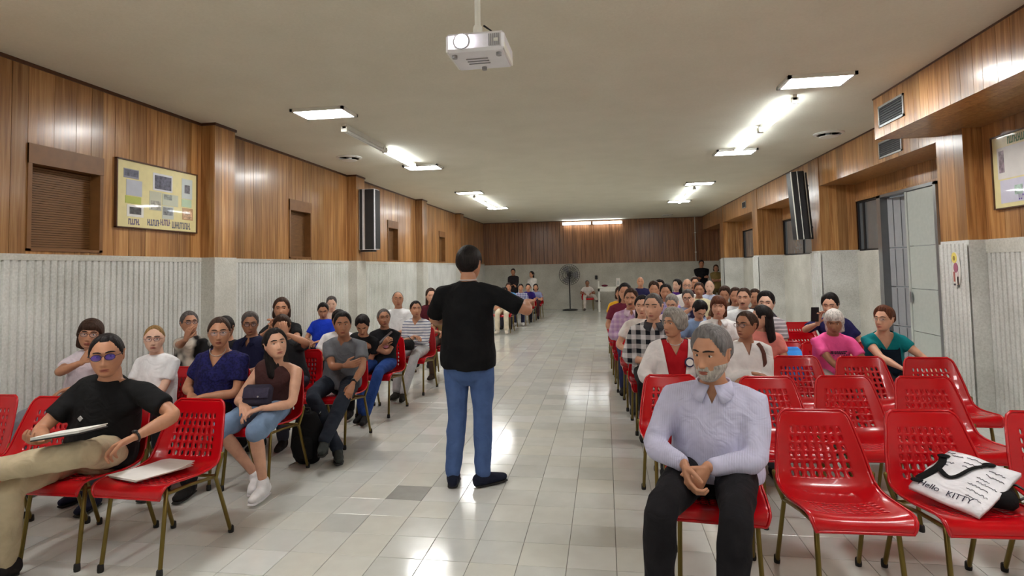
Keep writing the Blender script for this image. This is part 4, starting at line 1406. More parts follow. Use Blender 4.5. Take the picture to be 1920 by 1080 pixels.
person('person in navy blue V-neck blouse, hands folded in lap', 'person in navy V-neck blouse', (-2.93, 4.10, 1.10), (-3.03, 4.12), look=(33, 0), lod='A', skin='m', hair='tied', hc='brown', girth=1.16, wide=1.05, top=('tee', (34, 34, 92), 'mottle', (26, 26, 66), 60.0), vneck=(.105, .075), pants=(26, 24, 28), arms='lap', glasses=((150, 120, 110), M['lens']), necklace=(190, 180, 170), bust=.02, group=GL)
L5 = person('person with long dark hair in brown sleeveless top, denim shorts and white sneakers', 'person in brown sleeveless top', (-2.44, 4.06, 1.015), (-2.57, 4.12), look=(46, 10), tilt=-6, lod='A', skin='l', hair='long', hc='black', girth=.98, k=.93, top=('sleeveless', (70, 42, 42)), vneck=(.06, .07), pants=(122, 146, 178), plen='shorts',
            wr_R=(-2.56, 3.84, .63), wr_L=(-2.42, 3.83, .60), knees={-1: (-2.66, 3.74, .47), 1: (-2.37, 3.70, .47)}, ankles={-1: (-2.50, 3.92, .10, 20), 1: (-2.36, 3.78, .10, 5)}, shoes=(232, 230, 232), bust=.015, group=GL)
person('person in black and cream top, hand raised to chin, third row by the wall', 'person in black and cream top', (-4.04, 5.20, 1.07), (-4.08, 5.15), look=(52, 8), lod='B', skin='m', hair='short', hc='dkgrey', top=('tee', (28, 26, 28), 'mottle', (216, 208, 196), 4.0), pants=(36, 34, 38), wr_R=(-3.86, 4.93, .95), hand_dir={-1: ((.2, .1, .9), (.1, 1, 0))}, glasses=thin, group=GL)
person('person in dark top bowing, behind the navy V-neck blouse', 'bowing person in dark top', (-3.66, 5.22, 1.02), (-3.60, 5.18), look=(10, -35), lod='B', skin='m', hair='full', hc='black', k=.86, top=('tee', (24, 22, 26)), pants=(40, 40, 46), arms='lap', group=GL)
person('person in navy polo shirt with glasses, third row', 'person in navy polo shirt', (-3.39, 5.20, 1.065), (-3.32, 5.14), look=(34, -4), lod='B', skin='d', hair='short', hc='dkgrey', top=('polo', (20, 22, 54)), vneck=(.08, .04), collar=(22, 24, 56), pants=(40, 42, 54), arms='lap', glasses=thin, girth=1.1, group=GL)
person('person in dark top holding a hand to forehead, behind the brown sleeveless top', 'person with hand to forehead', (-3.00, 5.10, 1.045), (-2.93, 5.14), look=(20, -18), lod='B', skin='m', hair='long', hc='brown', k=.88, top=('tee', (40, 40, 44)), pants=(60, 64, 80), wr_L=(-2.86, 4.93, 1.00), hand_dir={1: ((-.4, .1, .9), (-.3, 1, 0))}, group=GL)
L11 = person('person in grey T-shirt and dark trousers, arms folded, ankles crossed', 'person in grey T-shirt with folded arms', (-2.35, 5.00, 1.07), (-2.46, 5.12), look=(26, 2), lod='A', skin='d', hair='short', hc='black', girth=1.16, wide=1.08, top=('tee', (104, 106, 112)), vneck=(.05, .045), pants=(38, 44, 56),
             wr_R=(-2.24, 4.80, .74), wr_L=(-2.13, 4.72, .60), hand_dir={-1: ((1, .2, .15), (0, 1, .2)), 1: ((-.2, -.5, -.8), (-.3, .2, -1))}, knees={-1: (-2.50, 4.72, .50), 1: (-2.20, 4.72, .50)}, ankles={-1: (-2.20, 4.58, .10, 30), 1: (-2.26, 4.46, .20, 20)}, shoes=(50, 52, 50), watch=1, group=GL)
person('person in white T-shirt with dark shoulder strap, hidden behind the grey T-shirt', 'person in white T-shirt with dark strap', (-2.98, 6.25, 1.00), (-3.02, 6.20), look=(22, -10), lod='B', hair='short', hc='black', k=.92, girth=1.15, wide=1.1, top=('tee', (226, 224, 226)), pants=(50, 52, 60), group=GL)
person('person in black top with raised clasped hands, against the wall', 'person in black top with clasped hands', (-3.68, 6.25, 1.13), (-3.72, 6.20), look=(25, 5), lod='B', skin='m', hair='bob', hc='brown', top=('tee', (24, 24, 26)), pants=(36, 36, 40), wr_R=(-3.66, 5.98, .93), wr_L=(-3.58, 5.98, .92), hand_dir={-1: ((.3, 0, 1), (1, 0, 0)), 1: ((-.3, 0, 1), (-1, 0, 0))}, girth=1.1, group=GL)
person('person in black T-shirt bent forward, beside the pink print top', 'person in black T-shirt bent forward', (-2.60, 6.02, .97), (-2.80, 6.20), look=(15, -38), lod='B', skin='m', hair='full', hc='black', top=('tee', (22, 22, 24)), pants=(24, 24, 28), group=GL, chair_rz=0)
L15 = person('person in black T-shirt with pink print, arms folded, blue jeans', 'person in black T-shirt with pink print', (-2.43, 6.20, 1.025), (-2.47, 6.20), look=(30, 4), lod='B', skin='d', hair='tied', hc='dkgrey', top=('tee', (24, 24, 28)), pants=(36, 66, 130), arms='cross', shoes=(24, 24, 26), bust=.015, group=GL,
             ankles={-1: (-2.50, 5.78, .09), 1: (-2.44, 5.70, .09)})
person('person in royal blue T-shirt looking down, fourth row', 'person in royal blue T-shirt', (-3.73, 7.35, 1.04), (-3.76, 7.30), look=(25, -22), lod='B', skin='m', hair='tied', hc='black', top=('tee', (24, 60, 196)), pants=(40, 40, 46), group=GL)
person('person in pale pink top, just behind the royal blue T-shirt', 'person in pale pink top', (-4.10, 8.35, 1.065), (-4.12, 8.30), look=(25, -5), lod='C', skin='p', hair='short', hc='dkgrey', top=('tee', (224, 196, 184)), pants=(80, 76, 80), group=GL)
L17 = person('person in white blouse with grey stripes, black bag on lap, grey trousers', 'person in striped white blouse', (-2.41, 7.25, 1.05), (-2.44, 7.30), look=(28, 2), lod='B', skin='m', hair='tied', hc='black', girth=1.06, top=('long', (222, 222, 226), 'hstripe', (120, 126, 150), 9.0), sleeve=1.8, vneck=(.07, .06), pants=(172, 172, 174), arms='belly', shoes=(40, 38, 34), bust=.015, group=GL,
             ankles={-1: (-2.52, 6.82, .09), 1: (-2.40, 6.72, .09)})
person('person in white T-shirt with chest badge, behind the striped blouse', 'person in white T-shirt with chest badge', (-3.07, 8.40, 1.115), (-3.08, 8.34), look=(24, 4), lod='B', skin='m', hair='bald', hc='dkgrey', girth=1.15, wide=1.1, top=('tee', (232, 234, 236)), pants=(60, 60, 70), group=GL)
person('person in tan shirt and brown trousers, partly behind the standing person', 'person in tan shirt', (-2.28, 8.30, 1.04), (-2.32, 8.34), look=(20, 0), lod='C', skin='m', hair='short', hc='black', top=('tee', (150, 128, 88)), pants=(78, 62, 54), shoes=(60, 50, 44), group=GL)
person('person with long hair in maroon top, seen left of the standing person', 'person in maroon top by the aisle', (-2.86, 9.40, 1.12), (-2.88, 9.36), look=(25, 0), lod='C', skin='l', hair='long', hc='brown', top=('tee', (86, 26, 40)), pants=(90, 80, 80), group=GL)
# further down the aisle edge
person('person in cream trousers, first of the far group beyond the raised arm', 'person in cream trousers', (-2.42, 14.02, .98), (-2.44, 14.05), look=(10, 0), lod='C', hair='short', top=('tee', (206, 198, 180)), pants=(226, 214, 190), shoes=(210, 200, 186), k=.95, group=GB)
person('person in light blue top, far group', 'person in light blue far top', (-2.47, 14.95, 1.06), (-2.50, 15.0), look=(10, 0), lod='C', hair='short', hc='brown', top=('tee', (96, 150, 206)), pants=(50, 50, 60), group=GB)
person('person in blue and white checked shirt and dark jeans, far group', 'person in checked far shirt', (-2.28, 15.85, 1.01), (-2.31, 15.9), look=(10, 0), lod='C', skin='m', hair='short', top=('long', (206, 208, 226), 'plaid', (56, 60, 130), 7.0), pants=(40, 44, 70), shoes=(200, 200, 200), group=GB)
person('person in dark violet shirt, far group', 'person in dark violet far shirt', (-2.20, 16.8, .99), (-2.22, 16.85), look=(10, 0), lod='C', skin='m', hair='short', top=('tee', (46, 30, 110)), pants=(30, 30, 40), group=GB)
person('person in pale grey blue top, last seat of the far aisle group', 'person in pale grey blue far top', (-2.10, 17.8, .95), (-2.12, 17.85), look=(10, 0), lod='C', skin='m', hair='bob', top=('tee', (136, 140, 176)), pants=(70, 40, 40), group=GB)
person('person standing at the back in dark jacket, behind the far aisle group', 'a', (-3.07, 19.6, 1.42), None, (-3.07, 19.6), look=(5, 0), lod='C', skin='d', hair='short', top=('long', (34, 28, 32)), pants=(30, 30, 34), arms='belly', group=GB)
person('person standing at the back with long dark hair over a white top', 'b', (-2.44, 19.6, 1.33), None, (-2.42, 19.6), look=(-40, 0), rz=-30, lod='C', skin='m', hair='long', top=('long', (226, 222, 218)), pants=(70, 66, 76), arms='belly', group=GB)
person('person in white shirt and trousers seated by the white table', 'person by the white table', (-.63, 21.0, .97), (-.62, 21.05), look=(0, 0), lod='C', skin='d', hair='crop', hc='dkgrey', top=('tee', (232, 224, 220)), pants=(216, 206, 198), shoes=(90, 80, 76), arms='thigh', knees={1: (-.38, 20.75, .52)}, ankles={1: (-.30, 20.72, .40, 60)}, group=GB)
# column side
R1 = person('person in lilac shirt and black trousers, hands clasped, front row', 'person in lilac shirt', (.505, 3.00, 1.115), (.50, 3.03), rz=-16, chair_rz=-6, look=(-38, -6), lod='A', skin='m', hair='short', hc=(112, 108, 108), girth=1.24, wide=1.12, k=1.04, top=('long', (194, 192, 218), 'vstripe', (199, 197, 222), 30.0), vneck=(.075, .045), collar=(196, 194, 220),
            pants=(24, 22, 26), wr_R=(.335, 2.78, .645), wr_L=(.43, 2.775, .64), hand_dir={-1: ((.25, -.5, -.75), (.8, 0, -.3)), 1: ((-.45, -.5, -.7), (-.7, 0, -.5))}, knees={-1: (.205, 2.60, .515), 1: (.505, 2.56, .515)}, ankles={-1: (.19, 2.62, .09, -25), 1: (.45, 2.50, .09, 0)}, pole={-1: (-1, .6, -.3), 1: (1, .6, -.3)}, beard=('full', (168, 160, 152)), shoes=(22, 20, 20), group=GR, curlv=.75)
R2 = person('person with curly grey hair in white cardigan over red top, round badge', 'person in white cardigan', (.54, 4.86, 1.08), (.52, 4.85), look=(-52, 2), lod='A', skin='m', hair='curly', hc='grey', girth=1.12, top=('tee', (176, 18, 30)), vneck=(.10, .06), over=(226, 220, 220), pants=(60, 52, 52), necklace=(200, 200, 196), arms='thigh', bust=.015, group=GR)
R3 = person('person in white embroidered blouse with brown bag strap, behind the lilac shirt', 'person in white embroidered blouse', (1.09, 4.86, 1.065), (1.06, 4.85), look=(-48, 2), lod='A', skin='d', hair='tied', hc='brown', girth=1.14, top=('long', (226, 222, 222)), vneck=(.09, .04), pants=(90, 90, 100), arms='belly', glasses=((60, 30, 30), M['lens']), bust=.02, group=GR)
R4 = person('person with white hair in bright pink T-shirt with dark lettering', 'person in bright pink T-shirt', (1.98, 5.55, 1.025), (2.02, 5.74), look=(-22, -16), lod='A', skin='d', hair='fringe', hc='white', girth=1.14, top=('tee', (255, 96, 164)), pants=(200, 196, 196), wr_R=(2.02, 5.32, .60), wr_L=(2.14, 5.34, .60), bust=.02, group=GR)
R5 = person('person in teal cap-sleeved top with dark front, leaning forward, reaching down', 'person in teal top', (2.40, 5.58, 1.04), (2.50, 5.74), look=(-52, 2), lod='A', skin='l', hair='full', hc='auburn', girth=1.14, top=('cap', (6, 122, 128)), vneck=(.13, .085), pants=(40, 38, 46), wr_R=(2.42, 5.20, .62), wr_L=(2.66, 5.34, .66), glasses=((190, 160, 120), M['lens']), bust=.02, sleeve=.42, group=GR)
person('person in black and white plaid shirt with rolled sleeves, aisle seat', 'person in plaid shirt', (.45, 5.75, 1.155), (.43, 5.78), look=(-20, -2), lod='B', skin='l', hair='crop', hc='dkgrey', girth=1.1, top=('long', (216, 212, 214), 'plaid', (28, 30, 38), 3.6), sleeve=1.5, collar=(60, 60, 66), vneck=(.06, .04), pants=(24, 22, 26), arms='lap', group=GR)
person('person in peach T-shirt with dark hair, behind the white embroidered blouse', 'person in peach T-shirt', (1.42, 5.72, 1.05), (1.40, 5.74), look=(-95, -8), lod='B', skin='l', hair='long', hc='black', top=('tee', (232, 142, 132)), pants=(60, 60, 70), arms='lap', girth=1.05, group=GR)
person('person in white top with long black hair, behind the plaid shirt', 'person in white top with long black hair', (.40, 6.65, 1.10), (.38, 6.68), look=(-10, 0), lod='B', skin='l', hair='long', hc='black', top=('tee', (234, 226, 222)), pants=(60, 56, 66), arms='thigh', group=GR)
person('person in white polo shirt with brown fringe, fourth row centre', 'person in white polo shirt with fringe', (1.21, 6.65, 1.085), (1.20, 6.66), look=(-14, 0), lod='B', skin='l', hair='fringe', hc='auburn', girth=1.12, top=('polo', (238, 236, 236)), vneck=(.08, .045), collar=(238, 236, 236), pants=(60, 60, 80), arms='lap', group=GR)
person('person in grey striped polo shirt, smiling towards the aisle', 'person in grey striped polo shirt', (1.70, 6.65, 1.115), (1.62, 6.66), look=(-22, 2), lod='B', skin='p', hair='full', hc='black', top=('polo', (150, 144, 150), 'hstripe', (206, 200, 204), 8.0), pants=(60, 60, 70), arms='lap', group=GR)
PH = person('person in navy T-shirt holding up a phone, behind the pink T-shirt', 'person holding up a phone', (2.36, 6.70, 1.09), (2.52, 6.70), look=(-30, -8), lod='B', skin='l', hair='full', hc='black', top=('tee', (34, 32, 82)), pants=(40, 40, 60), wr_R=(2.12, 6.38, .93), hand_dir={-1: ((.1, -.1, 1), (.2, -.9, 0))}, group=GR)
person('person in light blue top with dark hair, head bowed', 'person in light blue top, head bowed', (1.12, 7.40, 1.00), (1.10, 7.56), look=(20, -45), lod='B', skin='l', hair='full', hc='black', k=.9, top=('tee', (150, 180, 224)), pants=(30, 30, 60), group=GR)
person('person with grey hair in pale top, behind the curly grey hair', 'person in pale top with grey hair', (.83, 7.65, 1.07), (.80, 7.62), look=(-20, -25), lod='B', skin='l', hair='short', hc='grey', k=.9, top=('tee', (222, 200, 200)), pants=(80, 70, 80), group=GR)
person('person with moustache in pink checked shirt and jeans, aisle seat', 'person in pink checked shirt', (.32, 7.60, 1.135), (.30, 7.62), look=(-12, -4), lod='B', skin='m', hair='short', hc='brown', top=('long', (206, 178, 200), 'plaid', (176, 140, 180), 5.0), collar=(216, 190, 206), vneck=(.06, .04), pants=(44, 50, 86), beard=('mous', (60, 44, 36)), arms='lap', girth=1.08, group=GR)
person('person in plain white T-shirt with short dark hair, near the stone columns', 'person in plain white T-shirt', (1.69, 7.60, 1.13), (1.67, 7.62), look=(-25, -4), lod='B', skin='l', hair='crop', hc='brown', girth=1.15, wide=1.1, top=('tee', (230, 232, 234)), pants=(60, 60, 70), beard=('mous', (90, 66, 52)), group=GR)
person('person in dark navy top resting face on hand, middle of the crowd', 'person resting face on hand', (1.14, 8.50, 1.085), (1.16, 8.50), look=(-15, -8), lod='B', skin='l', hair='short', hc='dkgrey', top=('tee', (40, 34, 66), 'mottle', (170, 180, 210), 8.0), pants=(60, 60, 70), wr_R=(1.17, 8.27, .97), hand_dir={-1: ((-.1, .1, 1), (.1, 1, 0))}, glasses=thin, group=GR)
person('person in white top with long brown hair, beside the plain white T-shirt', 'person in white top with long brown hair', (1.79, 8.55, 1.10), (1.77, 8.56), look=(-15, 0), lod='C', skin='m', hair='long', hc='brown', top=('tee', (226, 230, 236)), pants=(60, 60, 80), group=GR)
person('person in dark top mostly hidden behind the plain white T-shirt', 'hidden person in dark top', (2.03, 8.50, 1.08), (2.25, 8.52), look=(-15, 0), lod='C', skin='m', hair='short', hc='brown', top=('tee', (70, 60, 70)), pants=(60, 60, 80), group=GR)
person('person with long dark hair in maroon top, aisle seat', 'person in maroon top, aisle seat', (.28, 8.70, 1.165), (.26, 8.72), look=(-5, 0), lod='C', skin='m', hair='long', hc='black', top=('tee', (110, 36, 56)), pants=(96, 34, 54), group=GR)
person('person in lavender top with dark hair, middle of the crowd', 'person in lavender top', (.93, 9.40, 1.13), (.92, 9.42), look=(-12, 0), lod='C', skin='m', hair='bob', hc='black', top=('tee', (186, 170, 206), 'mottle', (110, 100, 190), 10.0), pants=(60, 60, 80), group=GR)
person('person in brown top by the pale column, looking down', 'person in brown top by the column', (1.81, 9.40, 1.09), (1.79, 9.44), look=(-20, -15), lod='C', skin='m', hair='full', hc='brown', top=('tee', (110, 84, 66)), pants=(60, 60, 60), group=GR)
person('person in cream top with dark collar, middle of the crowd', 'person in cream top with dark collar', (1.57, 10.3, 1.12), (1.55, 10.3), look=(-12, 0), lod='C', skin='d', hair='short', hc='brown', top=('tee', (222, 212, 176)), pants=(60, 60, 60), girth=1.1, group=GR)
person('person in rose top with brown hair, behind the plaid shirt group', 'person in rose top', (.83, 10.4, 1.14), (.82, 10.4), look=(-5, -5), lod='C', skin='m', hair='full', hc='brown', top=('tee', (200, 160, 160)), pants=(60, 60, 60), group=GR)
person('person in yellow top at the aisle', 'person in yellow top', (.25, 10.3, 1.08), (.24, 10.3), look=(0, 0), lod='C', skin='m', hair='bob', hc='brown', top=('tee', (226, 170, 40)), pants=(60, 60, 60), group=GR)
person('bald person in white shirt with glasses, back rows', 'bald person in white shirt', (1.51, 11.3, 1.165), (1.50, 11.3), look=(-8, 0), lod='C', skin='l', hair='bald', hc='grey', girth=1.12, wide=1.1, top=('long', (236, 232, 230)), pants=(60, 60, 60), glasses=thin, group=GR)
person('bald person in light blue shirt, below the standing pair', 'bald person in light blue shirt', (1.91, 11.3, 1.135), (1.90, 11.3), look=(-12, 0), lod='C', skin='p', hair='bald', hc='dkgrey', girth=1.1, top=('long', (190, 200, 226)), pants=(60, 60, 60), group=GR)
person('person in pink top with dark hair, back rows', 'person in pink top, back rows', (1.03, 11.5, 1.145), (1.02, 11.5), look=(-5, 0), lod='C', skin='l', hair='bob', hc='black', top=('tee', (216, 168, 176)), pants=(60, 60, 60), group=GR)
person('person in purple top with pale face, back rows', 'person in purple top, back rows', (1.48, 12.6, 1.13), (1.46, 12.6), look=(-45, 0), lod='C', skin='p', hair='long', hc='black', top=('tee', (84, 44, 140)), pants=(60, 60, 60), group=GR)
person('person in dark top with dark hair, rearmost rows', 'person in dark top, rearmost rows', (1.90, 13.0, 1.155), (1.88, 13.0), look=(-5, 0), lod='C', skin='m', hair='bob', hc='brown', top=('tee', (90, 50, 60)), pants=(60, 60, 60), group=GR)
person('balding person in navy shirt, alone near the white table', 'balding person in navy shirt', (.86, 14.8, 1.15), (.86, 14.85), look=(0, 0), lod='C', skin='m', hair='bald', hc='grey', girth=1.12, wide=1.1, top=('long', (36, 34, 74)), pants=(40, 40, 50), group=GR)
person('person in black shirt standing with folded arms by the back column', 'c', (3.21, 20.4, 1.57), None, (3.20, 20.4), look=(-5, 0), lod='C', skin='d', hair='short', girth=1.2, wide=1.2, top=('long', (18, 18, 22)), pants=(26, 26, 30), arms='cross', group=GB)
person('person in olive top standing beside the black shirt by the back column', 'd', (3.60, 20.0, 1.42), None, (3.60, 20.0), look=(-10, 0), lod='C', skin='d', hair='bob', hc='brown', top=('tee', (120, 100, 56)), pants=(80, 66, 40), arms='cross', group=GB)
finish_people()
# ---------------------------------------------------------------- things on the walls
C = {}
def col(rgb, rough=.55, **kw):
    key = (tuple(rgb), rough, tuple(sorted(kw.items())))
    if key not in C:
        C[key] = plain('paint %d' % len(C), rgb, rough, **kw)
    return C[key]

def wall_board(name, x, sgn, y0, y1, z0, z1, items, marks, label):
    """a framed notice board; u runs from y0 to y1, v from the top down"""
    e = empty(name, (x, (y0 + y1) / 2, z0)); tag(e, label, 'notice board')
    L = abs(y1 - y0) / 2; H = z1 - z0; d = 1 if y1 > y0 else -1
    def bx(nm, u0, u1, v0, v1, t0, t1, m, par):
        a, b = sorted((d * (-L + 2 * L * u0), d * (-L + 2 * L * u1)))
        p, q = sorted((sgn * t0, sgn * t1))
        return G().box(p, q, a, b, H * (1 - v1), H * (1 - v0)).obj(nm, m, par)
    bx('backing', 0, 1, 0, 1, 0, .018, col((232, 220, 164), .3, coat=.6), e)
    w = .012 / (2 * L); h = .012 / H
    for u0, u1, v0, v1 in [(-w, 0, -h, 1 + h), (1, 1 + w, -h, 1 + h), (-w, 1 + w, -h, 0), (-w, 1 + w, 1, 1 + h)]:
        bx('frame', u0, u1, v0, v1, 0, .03, M['trim_wood'], e)
    for (u0, u1, v0, v1, c, inner) in items:
        o = bx('sheet', u0, u1, v0, v1, .018, .0205, col(c, .3, coat=.5), e)
        if inner:
            a, b, c0, c1, cc = inner
            bx('picture', u0 + (u1 - u0) * a, u0 + (u1 - u0) * b, v0 + (v1 - v0) * c0, v0 + (v1 - v0) * c1, .0205, .0215, col(cc, .3, coat=.5, noise=.5, nscale=30), o)
    r_ = random.Random(3)
    for (u0, u1, v0, v1, c) in marks:
        # cut-out letters, too blurred to read: short strokes
        u = u0
        while u < u1 - .01:
            uw = .016
            bx('letter_stroke', u, u + uw * .45, v0, v1, .018, .0205, col(c, .4), e)
            vv = r_.choice([v0, (v0 + v1) / 2 - .01, v1 - .02])
            bx('letter_stroke', u, u + uw, vv, vv + .022, .018, .0206, col(c, .4), e)
            u += uw * 1.35
    return e

wall_board('notice_board', XL + .001, 1, 4.82, 5.90, 2.02, 2.66, [
    (.07, .24, .12, .26, (150, 152, 168), (.05, .95, .1, .8, (96, 98, 116))), (.10, .28, .28, .52, (192, 196, 208), None), (.09, .27, .53, .64, (186, 194, 96), None),
    (.11, .30, .66, .84, (232, 230, 226), (.15, .85, .18, .78, (84, 84, 86))), (.41, .66, .10, .38, (222, 222, 228), (.08, .94, .12, .9, (94, 94, 112))),
    (.37, .52, .40, .70, (196, 196, 176), (.1, .9, .5, .95, (164, 162, 150))), (.53, .74, .41, .60, (200, 204, 186), (.1, .6, .05, .5, (150, 156, 150))),
    (.53, .68, .61, .82, (200, 204, 196), (.08, .9, .1, .7, (128, 132, 136))), (.79, .94, .10, .44, (204, 212, 212), (.25, .75, .3, .72, (110, 110, 120))),
    (.79, .93, .45, .58, (190, 214, 186), None), (.80, .95, .60, .80, (190, 150, 112), (.1, .9, .2, .9, (206, 172, 140)))],
    [(.13, .25, .87, .96, (110, 96, 138)), (.35, .50, .85, .95, (92, 92, 130)), (.51, .64, .83, .93, (122, 104, 136)), (.66, .92, .85, .96, (104, 104, 124))],
    'yellow framed notice board with pinned photos and purple letters beside the nearest shutter')
wall_board('notice_board', XN - .001, -1, 6.13, 5.06, 2.02, 2.68, [
    (.06, .42, .16, .60, (222, 218, 214), (.06, .24, .1, .8, (140, 120, 132))), (.08, .40, .62, .94, (206, 204, 222), (.55, .85, .3, .7, (160, 186, 176))),
    (.44, .66, .40, .62, (236, 216, 70), None), (.46, .90, .66, .92, (214, 206, 190), (.2, .8, .2, .8, (150, 120, 160))), (.70, .94, .2, .55, (200, 214, 214), None)],
    [(.20, .60, .03, .13, (96, 140, 88)), (.30, .40, .80, .92, (112, 84, 176))],
    'yellow notice board with green letters at the picture edge, near the column')

e = empty('paper_figure', (XC - .024, 6.485, 1.28)); tag(e, 'small paper cut-out figure with yellow halo taped to the nearest stone column', 'cut-out')
def disc(nm, y, z, ry, rz, m, t0=0.0, t1=.003):
    g = G(); n = 18
    vs = [(-t1, y + ry * math.cos(2 * math.pi * i / n), z + rz * math.sin(2 * math.pi * i / n)) for i in range(n)] + [(-t0, y + ry * math.cos(2 * math.pi * i / n), z + rz * math.sin(2 * math.pi * i / n)) for i in range(n)]
    g.add(vs, [tuple(range(n)), tuple(range(2 * n - 1, n - 1, -1))] + [(i, n + i, n + (i + 1) % n, (i + 1) % n) for i in range(n)])
    return g.obj(nm, m, e)
disc('paper_backing', 0, .17, .075, .18, col((224, 220, 212), .6))
disc('halo', .02, .29, .045, .055, col((232, 214, 110), .6), .003, .005)
disc('face', .02, .285, .018, .024, col((150, 128, 60), .6), .005, .007)
disc('tunic', .0, .19, .036, .05, col((168, 96, 120), .6), .003, .006)
G().box(-.006, -.003, -.045, -.012, .03, .15).obj('robe_panel', col((226, 206, 206), .6), e)
G().box(-.006, -.003, .02, .045, .05, .15).obj('robe_stripe', col((172, 92, 84), .6), e)
G().box(-.006, -.003, -.040, -.018, .02, .10).obj('leg_stripe', col((140, 104, 72), .6), e)
G().box(-.007, -.003, .015, .045, .012, .03).obj('boot', col((70, 70, 76), .6), e)
G().box(-.007, -.003, -.045, -.012, .0, .018).obj('boot', col((70, 70, 76), .6), e)

# ---------------------------------------------------------------- projector
e = empty('ceiling_projector', (-.535, 2.575, 2.50)); tag(e, 'white projector hanging from the ceiling on a pole, lens lit', 'projector')
bd = G().cbox((0, 0, .044), (.262, .25, .085), bev=.012).obj('body', M['white_plastic'], e)
G().lathe([(.032, -.129), (.034, -.127), (.034, -.11)], 24, (-.058, 0, .046), 'y').obj('lens_ring', M['grey_plastic'], bd)
G().lathe([(.0, -.1385), (.020, -.138), (.025, -.132), (.025, -.12)], 24, (-.058, 0, .046), 'y').obj('lens', emit('projector lens', (.93, .88, 1.0), 60), bd)
for i in range(6):
    G().box(.062 + i * .009, .066 + i * .009, -.128, -.1245, .018, .07).obj('vent_slot', M['grey_plastic'], bd)
G().box(.085, .105, -.129, -.125, .035, .05).obj('sensor', M['white_metal'], bd)
for sx in (-.128, .128):
    G().cbox((sx, 0, .02), (.008, .23, .03), bev=.002).obj('side_trim', M['white_metal'], bd)
for i, (x, y) in enumerate([(-.1, -.08), (.1, -.08), (0, .09)]):
    G().lathe([(.012, -.012), (.012, .004)], 12, (x, y, 0)).obj('foot', M['grey_plastic'], bd)
for y in (-.03, .0, .03):
    G().box(-.06, .04, y, y + .006, -.0025, .002).obj('underside_slot', M['grey_plastic'], bd)
G().cbox((-.01, 0, .10), (.14, .10, .012), bev=.003).tube([(-.01, 0, .105), (-.01, 0, .15)], .022, 12).obj('bracket', M['white_metal'], e)
G().tube([(.03, .0, .095), (.055, -.01, .13), (.02, 0, .16)], .005, 6).obj('cable', M['black'], e)
G().tube([(-.01, 0, .13), (-.01, 0, ZC - 2.50)], .014, 12, rnd_cap=False).obj('pole', M['white_metal'], e)
G().lathe([(.06, ZC - 2.50), (.06, ZC - 2.512), (.02, ZC - 2.53)], 20, (-.01, 0, 0)).obj('ceiling_plate', M['white_metal'], e)

# ---------------------------------------------------------------- loudspeakers on pilaster and column
e = empty('wall_speaker', (-4.345, 10.03, 1.93)); tag(e, 'tall black and white loudspeaker on the second pilaster of the shutter side', 'loudspeaker')
G().cbox((.155, 0, .55), (.31, .22, 1.10), bev=.01).obj('cabinet', M['white_plastic'], e)
G().cbox((.205, -.115, .55), (.165, .02, 1.08), bev=.004).obj('grille', M['grille'], e)
G().cbox((.045, -.113, .55), (.05, .014, 1.09), bev=.003).obj('grille', M['grille'], e)
G().cbox((.315, -.0, .55), (.016, .20, 1.06), bev=.004).obj('grille', M['grille'], e)
G().box(.02, .25, -.09, .09, -.03, 0).obj('base_plate', M['black'], e)
e = empty('wall_speaker', (3.47, 10.43, 1.94)); tag(e, 'tall tilted black and white loudspeaker on the column before the metal door', 'loudspeaker')
e.rotation_euler = (0, R(-3.5), 0)
G().cbox((-.19, 0, .58), (.22, .22, 1.14), bev=.01).obj('cabinet', M['black'], e)
G().cbox((-.245, -.115, .58), (.085, .02, 1.13), bev=.004).obj('grille', M['grille'], e)
for x in (-.293, -.197):
    G().cbox((x, -.116, .58), (.012, .03, 1.14), bev=.003).obj('edge_strip', M['white_metal'], e)
G().cbox((-.145, -.113, .58), (.075, .014, 1.12), bev=.003).obj('grille', M['grille'], e)
G().cbox((-.045, 0, .56), (.03, .16, 1.12), bev=.004).obj('mount_rail', M['black'], e)
G().cbox((-.068, -.06, .58), (.014, .05, 1.10), bev=.003).obj('edge_strip', M['white_metal'], e)
for z in (.2, .9):
    G().cbox((-.055, 0, z), (.10, .05, .03)).obj('bracket', M['black'], e)

# ---------------------------------------------------------------- far end: fan, table, pipe
e = empty('pedestal_fan', (-1.27, 21.25, 0)); tag(e, 'large grey pedestal fan standing against the back wall', 'fan')
G().lathe([(.27, 0), (.27, .03), (.2, .045), (.03, .06)], 28).obj('base', M['grille'], e)
G().tube([(0, 0, .05), (0, 0, 1.25)], .02, 10).obj('pole', M['grille'], e)
G().lathe([(.02, -.02), (.09, 0), (.09, .13), (.05, .18)], 18, (0, .02, 1.28), 'y').obj('motor', M['grille'], e)
cg = G()
for r, y in [(.37, -.05), (.30, -.095), (.22, -.11), (.14, -.12), (.37, .03), (.26, .07)]:
    cg.tube([(r * math.cos(a), y, 1.28 + r * math.sin(a)) for a in np.linspace(0, 2 * math.pi, 33)], .006, 5, rnd_cap=False)
for i in range(28):
    a = 2 * math.pi * i / 28
    cg.tube([(.06 * math.cos(a), -.12, 1.28 + .06 * math.sin(a)), (.25 * math.cos(a), -.11, 1.28 + .25 * math.sin(a)), (.37 * math.cos(a), -.04, 1.28 + .37 * math.sin(a)), (.37 * math.cos(a), .03, 1.28 + .37 * math.sin(a)), (.1 * math.cos(a), .08, 1.28 + .1 * math.sin(a))], .0035, 4, rnd_cap=False)
cg.obj('cage', M['grille'], e)
